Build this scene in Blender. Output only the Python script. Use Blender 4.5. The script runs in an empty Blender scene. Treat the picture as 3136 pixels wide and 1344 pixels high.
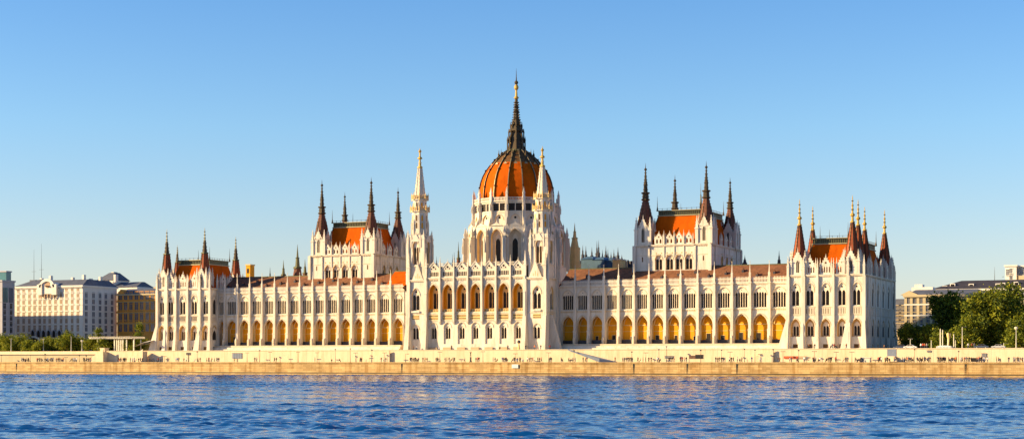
import bpy, bmesh, math, random
import numpy as np
from math import pi, sin, cos, tan, atan2, sqrt, radians
random.seed(7); np.random.seed(7)
scn = bpy.context.scene
COL = scn.collection
# ---------------------------------------------------------------- survey
F, CX, HY = 4993.0, 1568.0, 1105.0
CAM = (370.5, -503.8, 4.2)
RT = (.9133, .4074); FW = (-.4074, .9133)
def sx(p, d):
    u = (p-CX)/F; dx = FW[0]+u*RT[0]; dy = FW[1]+u*RT[1]
    return CAM[0]+(d-CAM[1])/dy*dx
def dsx(p, s):
    u = (p-CX)/F; dx = FW[0]+u*RT[0]; dy = FW[1]+u*RT[1]
    return CAM[1]+(s-CAM[0])/dx*dy
def dist(s, d): return (s-CAM[0])*FW[0]+(d-CAM[1])*FW[1]
def zz(y, s, d): return CAM[2]+(HY-y)/F*dist(s, d)
def ZP(p, y, d): return zz(y, sx(p, d), d)

# ---------------------------------------------------------------- materials
def nd(nt, t, **k):
    n = nt.nodes.new(t)
    for a, b in k.items(): setattr(n, a, b)
    return n
def mat(name, col, rough=.8, var=.12, scale=.35, metal=0, bump=0, streak=0, col2=None, spec=.3, fine=0):
    m = bpy.data.materials.new(name); m.use_nodes = True; nt = m.node_tree
    b = nt.nodes['Principled BSDF']; b.inputs['Roughness'].default_value = rough
    b.inputs['Metallic'].default_value = metal; b.inputs['Specular IOR Level'].default_value = spec
    g = nd(nt, 'ShaderNodeNewGeometry')
    n = nd(nt, 'ShaderNodeTexNoise'); n.inputs['Scale'].default_value = scale; n.inputs['Detail'].default_value = 6
    n.inputs['Roughness'].default_value = .65
    if streak:
        mp = nd(nt, 'ShaderNodeMapping'); mp.inputs['Scale'].default_value = (1, 1, streak)
        nt.links.new(g.outputs['Position'], mp.inputs['Vector']); nt.links.new(mp.outputs['Vector'], n.inputs['Vector'])
    else:
        nt.links.new(g.outputs['Position'], n.inputs['Vector'])
    r = nd(nt, 'ShaderNodeValToRGB')
    c = col; d = col2 or tuple(x*(1-2.4*var) for x in c)
    r.color_ramp.elements[0].position = .32; r.color_ramp.elements[0].color = (*[max(0, x) for x in d], 1)
    r.color_ramp.elements[1].position = .62; r.color_ramp.elements[1].color = (*c, 1)
    nt.links.new(n.outputs['Fac'], r.inputs['Fac']); nt.links.new(r.outputs['Color'], b.inputs['Base Color'])
    if bump:
        n2 = nd(nt, 'ShaderNodeTexNoise'); n2.inputs['Scale'].default_value = fine or 3; n2.inputs['Detail'].default_value = 4
        nt.links.new(g.outputs['Position'], n2.inputs['Vector'])
        bp = nd(nt, 'ShaderNodeBump'); bp.inputs['Strength'].default_value = bump; bp.inputs['Distance'].default_value = .2
        nt.links.new(n2.outputs['Fac'], bp.inputs['Height']); nt.links.new(bp.outputs['Normal'], b.inputs['Normal'])
    return m
def blockmat(name, col, col2, mortar, bw, bh, rough=.85, ms=.02, stain=None):
    m = mat(name, col, rough, .12, .15); nt = m.node_tree; b = nt.nodes['Principled BSDF']
    ramp = [n for n in nt.nodes if n.type == 'VALTORGB'][0]
    g = [n for n in nt.nodes if n.type == 'NEW_GEOMETRY'][0]
    sep = nd(nt, 'ShaderNodeSeparateXYZ'); cmb = nd(nt, 'ShaderNodeCombineXYZ')
    add = nd(nt, 'ShaderNodeMath', operation='ADD')
    nt.links.new(g.outputs['Position'], sep.inputs[0]); nt.links.new(sep.outputs[0], add.inputs[0]); nt.links.new(sep.outputs[1], add.inputs[1])
    nt.links.new(add.outputs[0], cmb.inputs[0]); nt.links.new(sep.outputs[2], cmb.inputs[1])
    br = nd(nt, 'ShaderNodeTexBrick'); br.inputs['Scale'].default_value = 1
    br.inputs['Brick Width'].default_value = bw; br.inputs['Row Height'].default_value = bh; br.inputs['Mortar Size'].default_value = ms
    br.inputs['Color1'].default_value = (1, 1, 1, 1); br.inputs['Color2'].default_value = (*[a/b2 for a, b2 in zip(col2, col)], 1); br.inputs['Mortar'].default_value = (*[a/b2 for a, b2 in zip(mortar, col)], 1)
    nt.links.new(cmb.outputs[0], br.inputs['Vector'])
    mx = nd(nt, 'ShaderNodeMix', data_type='RGBA', blend_type='MULTIPLY'); mx.inputs[0].default_value = 1
    nt.links.new(ramp.outputs[0], mx.inputs[6]); nt.links.new(br.outputs['Color'], mx.inputs[7])
    last = mx
    if stain:   # dark vertical run-off stains
        mp = nd(nt, 'ShaderNodeMapping'); mp.inputs['Scale'].default_value = (.9, .9, .08)
        n = nd(nt, 'ShaderNodeTexNoise'); n.inputs['Scale'].default_value = .8; n.inputs['Detail'].default_value = 5
        nt.links.new(g.outputs['Position'], mp.inputs['Vector']); nt.links.new(mp.outputs[0], n.inputs['Vector'])
        r = nd(nt, 'ShaderNodeValToRGB'); r.color_ramp.elements[0].position = .36; r.color_ramp.elements[0].color = (*stain, 1)
        r.color_ramp.elements[1].position = .5; r.color_ramp.elements[1].color = (1, 1, 1, 1)
        nt.links.new(n.outputs['Fac'], r.inputs['Fac'])
        m2 = nd(nt, 'ShaderNodeMix', data_type='RGBA', blend_type='MULTIPLY'); m2.inputs[0].default_value = 1
        nt.links.new(mx.outputs[2], m2.inputs[6]); nt.links.new(r.outputs[0], m2.inputs[7]); last = m2
    nt.links.new(last.outputs[2], b.inputs['Base Color'])
    return m
M = {}
M['stone'] = mat('white_limestone', (.74, .665, .56), .85, .09, .22, streak=.35, bump=.25, fine=1.6)
def weather(m, dark):
    nt = m.node_tree; b = nt.nodes['Principled BSDF']; src = b.inputs['Base Color'].links[0].from_socket
    g = [n for n in nt.nodes if n.type == 'NEW_GEOMETRY'][0]; mp = nd(nt, 'ShaderNodeMapping'); mp.inputs['Scale'].default_value = (1, 1, .13)
    n = nd(nt, 'ShaderNodeTexNoise'); n.inputs['Scale'].default_value = .9; n.inputs['Detail'].default_value = 7; n.inputs['Roughness'].default_value = .7
    r = nd(nt, 'ShaderNodeValToRGB'); r.color_ramp.elements[0].position = .34; r.color_ramp.elements[0].color = (*dark, 1); r.color_ramp.elements[1].position = .52; r.color_ramp.elements[1].color = (1, 1, 1, 1)
    mx = nd(nt, 'ShaderNodeMix', data_type='RGBA', blend_type='MULTIPLY'); mx.inputs[0].default_value = 1
    nt.links.new(g.outputs['Position'], mp.inputs['Vector']); nt.links.new(mp.outputs[0], n.inputs['Vector']); nt.links.new(n.outputs['Fac'], r.inputs['Fac'])
    nt.links.new(src, mx.inputs[6]); nt.links.new(r.outputs[0], mx.inputs[7]); nt.links.new(mx.outputs[2], b.inputs['Base Color'])
weather(M['stone'], (.80, .76, .70))
M['stone2'] = mat('carved_limestone', (.68, .57, .42), .85, .08, .5, bump=.3, fine=2)
M['tracery'] = mat('pale_tracery_stone', (.74, .63, .49), .8, .05, .6)
M['ochre'] = mat('ochre_plaster_and_glow', (.78, .34, .012), .85, .07, .3, streak=.5)  # in the arcades, golden bounced light is put into this wall colour
M['gold'] = mat('weathered_gilding', (.62, .40, .09), .5, .15, 2, metal=.35)
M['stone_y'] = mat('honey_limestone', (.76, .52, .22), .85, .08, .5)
M['roof_o'] = mat('orange_red_tile', (.56, .10, .003), .9, .12, .5, spec=.06, streak=.3, bump=.3, fine=5)
M['roof_r'] = mat('dark_red_tile', (.30, .07, .025), .8, .15, .5, bump=.35, fine=5)
M['roof_b'] = mat('brown_slate', (.25, .105, .05), .75, .14, .4, streak=.4, bump=.4, fine=5)
M['spire_b'] = mat('brown_spire_tile', (.16, .06, .035), .75, .15, .8, bump=.3)
M['bronze'] = mat('dark_bronze', (.075, .05, .026), .55, .15, 1.5, metal=.35)
M['patina'] = mat('green_patina_metal', (.13, .125, .06), .55, .15, 1.2, metal=.25)
M['rib'] = mat('pale_metal_rib', (.36, .31, .18), .5, .1, 1.5, metal=.3)
M['glass'] = mat('dark_window_glass', (.03, .02, .016), .3, .3, .7, spec=.15)
M['glassg'] = mat('amber_window_glass', (.16, .08, .02), .35, .3, .7, spec=.2)
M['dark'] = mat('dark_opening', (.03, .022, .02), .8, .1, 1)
M['plaster_w'] = mat('white_render', (.80, .74, .66), .85, .05, .3, streak=.4)
M['plaster_o'] = mat('ochre_render', (.82, .37, .07), .85, .08, .3, streak=.4)
M['plaster_b'] = mat('beige_render', (.58, .46, .28), .85, .08, .3, streak=.4)
M['grey_w'] = mat('grey_render', (.42, .40, .42), .85, .06, .3)
M['cap'] = mat('brown_metal_cap', (.17, .085, .03), .55, .15, 1, metal=.2)
M['slate'] = mat('blue_grey_slate', (.12, .13, .17), .6, .12, .4, bump=.3)
M['slate_d'] = mat('dark_slate', (.055, .05, .065), .6, .15, .4, bump=.3)
M['teal'] = mat('teal_glass', (.03, .16, .19), .2, .15, .2, spec=.6)
M['winw'] = mat('window_pane_grey', (.16, .16, .19), .25, .2, .3, spec=.6)
M['winy'] = mat('window_pane_tan', (.42, .26, .15), .4, .12, .3, spec=.4)
M['metal_l'] = mat('pale_painted_metal', (.72, .66, .52), .5, .05, 2)
M['metal_d'] = mat('dark_painted_metal', (.05, .045, .05), .5, .1, 2)
M['concrete'] = mat('smooth_pale_render', (.78, .62, .41), .9, .04, .12, streak=.6, bump=.1, fine=1)
weather(M['concrete'], (.86, .82, .76))
M['paving'] = mat('terrace_paving', (.62, .50, .36), .9, .08, .4, bump=.2)
M['prom'] = mat('promenade_asphalt', (.26, .21, .19), .9, .1, .3)
M['quay'] = blockmat('golden_quay_stone', (.70, .46, .19), (.50, .31, .12), (.34, .20, .08), 2.3, .62, ms=.035, stain=(.74, .66, .55))
M['wet'] = mat('wet_algae_stone', (.16, .12, .06), .5, .2, .4)
M['grass'] = mat('dry_lawn', (.10, .11, .03), .95, .2, .3)
M['bark'] = mat('tree_bark', (.10, .065, .04), .9, .2, 1.5)
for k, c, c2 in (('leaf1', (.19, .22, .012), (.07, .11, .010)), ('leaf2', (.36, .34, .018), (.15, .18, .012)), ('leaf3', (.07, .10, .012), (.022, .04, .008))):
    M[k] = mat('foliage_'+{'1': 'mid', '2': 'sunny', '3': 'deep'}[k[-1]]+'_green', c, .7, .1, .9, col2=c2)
    nt_ = M[k].node_tree; p_ = nt_.nodes['Principled BSDF']; tr_ = nd(nt_, 'ShaderNodeBsdfTranslucent'); ms_ = nd(nt_, 'ShaderNodeMixShader'); ms_.inputs[0].default_value = .34
    cr_ = [n for n in nt_.nodes if n.type == 'VALTORGB'][0]; nt_.links.new(cr_.outputs[0], tr_.inputs[0]); nt_.links.new(p_.outputs[0], ms_.inputs[1]); nt_.links.new(tr_.outputs[0], ms_.inputs[2])
    nt_.links.new(ms_.outputs[0], [n for n in nt_.nodes if n.type == 'OUTPUT_MATERIAL'][0].inputs[0])
weather(M['roof_b'], (.55, .5, .5)); weather(M['stone2'], (.82, .77, .70))
for k, c in dict(red=(.5, .06, .04), orange=(.62, .16, .05), navy=(.03, .035, .09), black=(.02, .018, .02), white=(.75, .72, .68), grey=(.22, .21, .22),
                 brown=(.16, .08, .05), blue=(.05, .13, .35), skin=(.5, .28, .19), hair=(.04, .02, .015), jeans=(.05, .07, .14), tan=(.5, .36, .22),
                 carblue=(.06, .08, .14), carsilver=(.5, .5, .52), tyre=(.02, .02, .02)).items():
    M[k] = mat('cloth_or_paint_'+k, c, .35 if k.startswith('car') else .8, .05, 3)

# ---------------------------------------------------------------- mesh builder
class MB:
    def __init__(s): s.v = []; s.f = []; s.m = []; s.fr(0, 0, 0)
    def fr(s, ox, oy, th=0, oz=0): s.o = (ox, oy, oz); s.c = cos(th); s.s = sin(th); s.F = (ox, oy, th, oz); return s
    def P(s, a, b, z):
        s.v.append((s.o[0]+a*s.c-b*s.s, s.o[1]+a*s.s+b*s.c, s.o[2]+z)); return len(s.v)-1
    def face(s, pts, m='stone'):
        s.f.append([s.P(*p) for p in pts]); s.m.append(m)
    def box(s, a0, a1, b0, b1, z0, z1, m='stone', skip=''):
        p = [s.P(a, b, z) for z in (z0, z1) for a, b in ((a0, b0), (a1, b0), (a1, b1), (a0, b1))]
        q = {'f': (0, 1, 5, 4), 'r': (1, 2, 6, 5), 'b': (2, 3, 7, 6), 'l': (3, 0, 4, 7), 'd': (3, 2, 1, 0), 't': (4, 5, 6, 7)}
        for k, t in q.items():
            if k not in skip: s.f.append([p[i] for i in t]); s.m.append(m)
    def lathe(s, ca, cb, prof, n=8, m='stone', rot=None, mats=None, cap=True):
        rot = pi/n if rot is None else rot
        rings = [[s.P(ca+r*cos(rot+2*pi*k/n), cb+r*sin(rot+2*pi*k/n), z) for k in range(n)] for r, z in prof]
        for i in range(len(rings)-1):
            mm = mats[i] if mats else m
            for k in range(n):
                s.f.append([rings[i][k], rings[i][(k+1) % n], rings[i+1][(k+1) % n], rings[i+1][k]]); s.m.append(mm)
        if cap: s.f.append(list(rings[-1])); s.m.append(m)
    def tri(s, ca, w, z0, zt, b, t, m='stone'):     # gable prism
        l, r = ca-w/2, ca+w/2
        s.face([(l, b, z0), (r, b, z0), (ca, b, zt)], m); s.face([(r, b+t, z0), (l, b+t, z0), (ca, b+t, zt)], m)
        s.face([(l, b, z0), (ca, b, zt), (ca, b+t, zt), (l, b+t, z0)], m); s.face([(ca, b, zt), (r, b, z0), (r, b+t, z0), (ca, b+t, zt)], m)
    def frus(s, r0, z0, r1, z1, m='stone', top=None, mats=None):   # r=(a0,a1,b0,b1)
        lo = [s.P(a, b, z0) for a, b in ((r0[0], r0[2]), (r0[1], r0[2]), (r0[1], r0[3]), (r0[0], r0[3]))]
        hi = [s.P(a, b, z1) for a, b in ((r1[0], r1[2]), (r1[1], r1[2]), (r1[1], r1[3]), (r1[0], r1[3]))]
        for k in range(4): s.f.append([lo[k], lo[(k+1) % 4], hi[(k+1) % 4], hi[k]]); s.m.append(mats[k] if mats else m)
        s.f.append(hi); s.m.append(top or m)
    def build(s, name, parent=None, smooth=False):
        me = bpy.data.meshes.new(name); me.from_pydata(s.v, [], s.f)
        keys = []
        for k in s.m:
            if k not in keys: keys.append(k)
        for k in keys: me.materials.append(M[k])
        me.polygons.foreach_set('material_index', [keys.index(k) for k in s.m])
        if smooth: me.polygons.foreach_set('use_smooth', [True]*len(me.polygons))
        me.update()
        o = bpy.data.objects.new(name, me); COL.objects.link(o)
        if parent: o.parent = parent
        return o
def tag(o, label=None, cat=None, group=None, kind=None):
    if label: o['label'] = label
    if cat: o['category'] = cat
    if group: o['group'] = group
    if kind: o['kind'] = kind
    return o
def empty(name, loc, label, cat, group=None):
    o = bpy.data.objects.new(name, None); COL.objects.link(o); o.location = loc
    return tag(o, label, cat, group)
def rehome(root):   # children built in world coordinates keep their place under a root that stands elsewhere
    from mathutils import Matrix
    for c in root.children: c.matrix_parent_inverse = Matrix.Translation(-root.location)

def arch(ca, w, spr, ap, n=5):
    h = w/2; H = max(ap-spr, .02); R_ = []
    if H >= h:
        R = (H*H+h*h)/(2*h); pm = math.acos((R-h)/R)
        R_ = [(R*cos(pm*i/n)-(R-h), R*sin(pm*i/n)) for i in range(n+1)]
    else:
        R_ = [(h*cos(pi/2*i/n), H*sin(pi/2*i/n)) for i in range(n+1)]
    L = [(ca-x, spr+z) for x, z in R_]; Rr = [(ca+x, spr+z) for x, z in reversed(R_[:-1])]
    return L+Rr
def archz(a, ca, w, spr, ap):
    x = min(abs(a-ca), w/2-1e-4); h = w/2; H = max(ap-spr, .02)
    if H >= h:
        R = (H*H+h*h)/(2*h); return spr+sqrt(max(0, R*R-(x+R-h)**2))
    return spr+H*sqrt(max(0, 1-(x/h)**2))
def archwall(mb, a0, a1, z0, z1, ca, w, oz, spr, ap, b, t, m='stone', rm=None, n=5, sill=True):
    rm = rm or m; l, r = ca-w/2, ca+w/2
    if oz > z0+.001: mb.face([(a0, b, z0), (a1, b, z0), (a1, b, oz), (a0, b, oz)], m)
    if l > a0+.001: mb.face([(a0, b, oz), (l, b, oz), (l, b, z1), (a0, b, z1)], m)
    if a1 > r+.001: mb.face([(r, b, oz), (a1, b, oz), (a1, b, z1), (r, b, z1)], m)
    pts = arch(ca, w, spr, ap, n)
    for p, q in zip(pts, pts[1:]):
        mb.face([(p[0], b, p[1]), (q[0], b, q[1]), (q[0], b, z1), (p[0], b, z1)], m)
        if t: mb.face([(p[0], b, p[1]), (q[0], b, q[1]), (q[0], b+t, q[1]), (p[0], b+t, p[1])], rm)
    if t:
        for x in (l, r): mb.face([(x, b, oz), (x, b, spr), (x, b+t, spr), (x, b+t, oz)], rm)
        if sill: mb.face([(l, b, oz), (r, b, oz), (r, b+t, oz), (l, b+t, oz)], rm)
def hood(mb, ca, w, spr, ap, b, th=.28, pr=.14, m='stone', n=6, drop=0):
    o = arch(ca, w+2*th, spr, ap+th*1.3, n); i = arch(ca, w, spr, ap, n)
    if drop: o = [(o[0][0], spr-drop)]+o+[(o[-1][0], spr-drop)]; i = [(i[0][0], spr-drop)]+i+[(i[-1][0], spr-drop)]
    for k in range(len(o)-1):
        A, B, C, D = o[k], o[k+1], i[k+1], i[k]
        mb.face([(A[0], b-pr, A[1]), (B[0], b-pr, B[1]), (C[0], b-pr, C[1]), (D[0], b-pr, D[1])], m)
        mb.face([(A[0], b-pr, A[1]), (B[0], b-pr, B[1]), (B[0], b, B[1]), (A[0], b, A[1])], m)
        mb.face([(D[0], b-pr, D[1]), (C[0], b-pr, C[1]), (C[0], b, C[1]), (D[0], b, D[1])], m)
def archfill(mb, ca, w, z0, spr, ap, b, m, n=5):
    mb.face([(ca-w/2, b, z0)]+[(ca+w/2, b, z0)]+[(p[0], b, p[1]) for p in reversed(arch(ca, w, spr, ap, n))], m)
def lancets(mb, ca, w, z0, spr, ap, n, lspr, b, bar=.14, t=.15, m='tracery', ease=.9, eye=0):
    lw = (w-bar*(n+1))/n
    mb.face([(ca-w/2, b, z0), (ca+w/2, b, z0), (ca+w/2, b, z0+bar), (ca-w/2, b, z0+bar)], m)
    for i in range(n+1):
        x = ca-w/2+i*(lw+bar); top = min(archz(x, ca, w, spr, ap), archz(x+bar, ca, w, spr, ap))
        mb.box(x, x+bar, b, b+t, z0, top, m, 'bdt')
    for i in range(n):
        x0 = ca-w/2+bar+i*(lw+bar); x1 = x0+lw; c = (x0+x1)/2
        oe = min(archz(x0, ca, w, spr, ap), archz(x1, ca, w, spr, ap))
        ls = min(lspr, oe-lw*ease); la = ls+lw*ease
        for p, q in zip(*(lambda P: (P, P[1:]))(arch(c, lw, ls, la, 3))):
            mb.face([(p[0], b, p[1]), (q[0], b, q[1]), (q[0], b, max(q[1], archz(q[0], ca, w, spr, ap))), (p[0], b, max(p[1], archz(p[0], ca, w, spr, ap)))], m)
    if eye:
        mb.face([(ca+eye*cos(a), b-.03, (lspr+ap)/2+lw*.35+eye*sin(a)) for a in np.arange(8)*pi/4], 'glass')
def window(F_, ca, w, z0, spr, ap, n, lspr, b, parent, glass='glass', bar=.14, eye=0, m='tracery', name='window', gb=.25):
    mb = MB().fr(*F_)
    archfill(mb, ca, w-.02, z0, spr, ap-.01, b+gb, glass)
    lancets(mb, ca, w-.02, z0+.02, spr, ap-.01, n, lspr, b, bar, gb-.02, m, eye=eye)
    return mb.build(name, parent)
def pin(mb, a, b, w, z0, zs, zt, m='stone', cr=3):
    h = w/2
    mb.box(a-h, a+h, b-h, b+h, z0, zs, m)
    mb.box(a-h*1.35, a+h*1.35, b-h*1.35, b+h*1.35, zs, zs+w*.35, m)
    z = zs+w*.35
    mb.lathe(a, b, [(h*1.25, z), (h*.18, zt-w*.3), (h*.5, zt-w*.28), (.02, zt)], 4, m, rot=pi/4)
    for i in range(cr):
        f = (i+.6)/(cr+.6); zc = z+(zt-z)*f; r = h*1.2*(1-f)+w*.1; e = w*.09
        for sa, sb in ((1, 1), (1, -1), (-1, 1), (-1, -1)):
            mb.box(a+sa*r*.72-e, a+sa*r*.72+e, b+sb*r*.72-e, b+sb*r*.72+e, zc-e, zc+e, m)
def gablet(mb, ca, w, z0, ze, zt, b, t, n=2, m='stone', pins=True, slot=None):
    # parapet dormer: pierced panel, steep gable, finial, two flanking pinnacles
    pw = w/n
    for i in range(n):
        c = ca-w/2+pw*(i+.5); sw = pw*.52
        archwall(mb, c-pw/2, c+pw/2, z0, ze, c, sw, z0+(ze-z0)*.22, ze-(ze-z0)*.32, ze-(ze-z0)*.1, b, t, m)
        mb.face([(c-pw/2, b+t, ze), (c+pw/2, b+t, ze), (c+pw/2, b, ze), (c-pw/2, b, ze)], m)
    for x in (ca-w/2, ca+w/2): mb.face([(x, b, z0), (x, b+t, z0), (x, b+t, ze), (x, b, ze)], m)
    mb.tri(ca, w*1.04, ze, zt, b-.05, t+.1, m)
    mb.face([(ca+w*.11*cos(a), b-.09, ze+(zt-ze)*.3+w*.11*sin(a)) for a in np.arange(6)*pi/3], 'glassg')
    pin(mb, ca, b+t/2, w*.1, zt-(zt-ze)*.15, zt, zt+w*.32, m, 0)
    for i in range(3):
        for sg in (-1, 1):
            f = (i+.7)/3.6; x = ca+sg*w*.53*(1-f); z = ze+(zt-ze)*f; e = w*.045
            mb.box(x-e, x+e, b-.05, b+t, z, z+2.4*e, m)
    if pins:
        for sg in (-1, 1): pin(mb, ca+sg*w*.56, b+t/2, w*.13, z0, ze+(zt-ze)*.1, zt*.92+ze*.08, m, 1)

def spire(parent, x, y, k, z0, prof, n=8, mats=None, crock=True, name='spire', cm='bronze'):
    mb = MB(); pr = [(max(r*k, .015), z0+z*k) for r, z in prof]
    mb.lathe(x, y, pr, n, 'bronze', mats=mats)
    if crock:
        for (r0, za), (r1, zb) in zip(pr, pr[1:]):
            L = zb-za
            if L < 1.6*k or r0 < .14: continue
            q = int(L/(1.15*k))
            for i in range(q):
                f = (i+.5)/q; r = r0+(r1-r0)*f; zc = za+L*f; e = .085*k+.02
                for j in range(n):
                    a = pi/n+2*pi*j/n; X = x+(r+e*.5)*cos(a); Y = y+(r+e*.5)*sin(a)
                    mb.box(X-e, X+e, Y-e, Y+e, zc-e, zc+e*1.2, cm)
        # ridge battens on the tiled skirt
        r0, za = pr[0]; r1, zb = pr[1]
        for j in range(n):
            a = pi/n+2*pi*j/n; c, s = cos(a), sin(a); w = .09*k
            p = [(x+r0*c-w*s, y+r0*s+w*c, za), (x+r0*c+w*s, y+r0*s-w*c, za), (x+r1*c+w*s, y+r1*s-w*c, zb), (x+r1*c-w*s, y+r1*s+w*c, zb)]
            q = [(P[0]+c*.1*k, P[1]+s*.1*k, P[2]) for P in p]
            mb.face(q, cm); mb.face([p[0], p[3], q[3], q[0]], cm); mb.face([p[1], p[2], q[2], q[1]], cm)
    return mb.build(name, parent)
# profiles in metres for a hall spire about 22 m tall (radius, height)
PROF_HALL = [(3.0, 0), (1.6, 7.2), (1.05, 9.6), (1.5, 9.9), (1.5, 10.3), (1.15, 10.4), (1.05, 12.0), (1.5, 12.2), (1.5, 12.6), (.75, 12.8), (.62, 16.0), (.8, 16.1), (.5, 16.3), (.2, 20.2), (.5, 20.5), (.5, 20.8), (.14, 21.2), (.015, 23.0)]
MATS_HALL = ['spire_b', 'spire_b']+['bronze']*15
PROF_PAV = [(2.15, 0), (1.15, 8.6), (1.45, 8.8), (1.35, 9.2), (.9, 9.3), (.45, 13.4), (.6, 13.6), (.3, 13.8), (.12, 17.5), (.015, 18.5)]
MATS_PAV = ['roof_r', 'patina', 'patina', 'bronze', 'bronze', 'rib', 'rib', 'rib', 'rib']
PROF_GOLD = [(2.4, 0), (.55, 11.6), (.75, 11.7), (.7, 12.0), (.4, 12.1), (.34, 13.4), (.75, 13.8), (.66, 14.2), (.28, 14.5), (.24, 16.6), (.42, 16.8), (.17, 17.1), (.12, 19.2), (.015, 20.0)]
MATS_GOLD = ['roof_r']+['gold']*12

def turret(wall, parent, x, y, w, z0, ze, zg, sp=None, th=0, win=True, spk=1, mats=None, sz=None):
    """square turret stage above the cornice: gable on each face, corner pinnacles, eight-sided spire inside"""
    h = w/2
    for k in range(4):
        wall.fr(x, y, th+k*pi/2)
        if win: archwall(wall, -h, h, z0, ze, 0, w*.2, z0+(ze-z0)*.16, ze-(ze-z0)*.22, ze+(zg-ze)*.0-.05, -h, .3)
        else: wall.face([(-h, -h, z0), (h, -h, z0), (h, -h, ze), (-h, -h, ze)])
        if win:
            wall.face([(-w*.12, -h+.3, z0), (w*.12, -h+.3, z0), (w*.12, -h+.3, ze), (-w*.12, -h+.3, ze)], 'glass')
            wall.box(-.05, .05, -h+.1, -h+.2, z0, ze, 'tracery')
            hood(wall, 0, w*.2, ze-(ze-z0)*.22, ze, -h, .12, .1)
        wall.tri(0, w*.66, ze-.02, zg, -h-.08, .5)
        for i in range(3):
            for sg in (-1, 1):
                f = (i+.6)/3.6; wall.box(sg*w*.33*(1-f)-.12, sg*w*.33*(1-f)+.12, -h-.1, -h+.4, ze+(zg-ze)*f, ze+(zg-ze)*f+.3)
        pin(wall, 0, -h+.1, .22, zg-.4, zg, zg+1.1, cr=0)
        pin(wall, -h+.15, -h+.15, w*.2, z0, ze-(ze-z0)*.15, zg+(zg-ze)*.05, cr=3)
        wall.box(-h-.18, h+.18, -h-.18, -h+.2, z0-.35, z0+.15, 'stone2')
        for i in range(7): wall.box(-h+w*i/7+.1, -h+w*i/7+.35, -h-.14, -h, z0-.9, z0-.35, 'stone2')
    wall.fr(0, 0, 0)
    if sp: return spire(parent, x, y, spk, (sz or ze), sp, 8, mats)

def cresting(mb, a0, a1, b0, b1, z, h=.8, m='bronze', step=1.6):
    for (p, q) in (((a0, b0), (a1, b0)), ((a1, b0), (a1, b1))):
        L = sqrt((q[0]-p[0])**2+(q[1]-p[1])**2); n = max(2, int(L/step))
        for i in range(n+1):
            x = p[0]+(q[0]-p[0])*i/n; y = p[1]+(q[1]-p[1])*i/n
            mb.box(x-.05, x+.05, y-.05, y+.05, z, z+h, m)
        mb.box(min(p[0], q[0])-.04, max(p[0], q[0])+.04, min(p[1], q[1])-.04, max(p[1], q[1])+.04, z+h*.75, z+h*.85, m)
def mansard(parent, x0, x1, y0, y1, z0, z1, ins, band=1.6, mf='roof_o', mr='roof_r'):
    mb = MB(); zm = z0+(z1-z0)*.45; i1 = ins*.58
    mats = [mf, mf, mf, mf]
    mb.frus((x0, x1, y0, y1), z0, (x0+i1, x1-i1, y0+i1, y1-i1), zm, mats=mats)
    mb.frus((x0+i1, x1-i1, y0+i1, y1-i1), zm, (x0+ins, x1-ins, y0+ins, y1-ins), z1, mats=mats)
    o = mb.build('roof', parent)
    tb = MB()
    X0, X1, Y0, Y1 = x0+ins-.35, x1-ins+.35, y0+ins-.35, y1-ins+.35
    tb.box(X0, X1, Y0, Y1, z1-.15, z1+.2, 'rib'); tb.box(X0+.3, X1-.3, Y0+.3, Y1-.3, z1+.2, z1+band, 'patina')
    tb.box(X0-.1, X1+.1, Y0-.1, Y1+.1, z1+band, z1+band+.25, 'rib')
    n = int((X1-X0)/.7)
    for i in range(n): tb.box(X0+.3+(X1-X0-.6)*i/n, X0+.45+(X1-X0-.6)*i/n, Y0+.15, Y0+.3, z1+.2, z1+band, 'bronze')
    cresting(tb, X0, X1, Y0, Y1, z1+band+.25, .7)
    for x, y in ((X0, Y0), (X1, Y0), (X0, Y1), (X1, Y1)):
        tb.lathe(x, y, [(.35, z1+band), (.12, z1+band+1.6), (.02, z1+band+5)], 6, 'bronze')
    for e, mm in ((0, 0),):
        for (p, q) in (((x0, y0, z0), (x0+i1, y0+i1, zm)), ((x0+i1, y0+i1, zm), (X0+.35, Y0+.35, z1)), ((x1, y0, z0), (x1-i1, y0+i1, zm)), ((x1-i1, y0+i1, zm), (X1-.35, Y0+.35, z1))):
            w = .16
            tb.face([(p[0]-w, p[1]-w, p[2]), (p[0]+w, p[1]-w, p[2]+.05), (q[0]+w, q[1]-w, q[2]+.05), (q[0]-w, q[1]-w, q[2])], 'patina')
    tb.build('roof_deck', parent)
    return o

# ================================================================ PARLIAMENT
PB = empty('parliament_building', (0, 0, 0), 'huge white gothic palace with red dome and many spires behind the embankment wall', 'palace')
GR = 7.8      # terrace level
AR = 9.9      # arcade floor level
cornZ = 28.6

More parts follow.
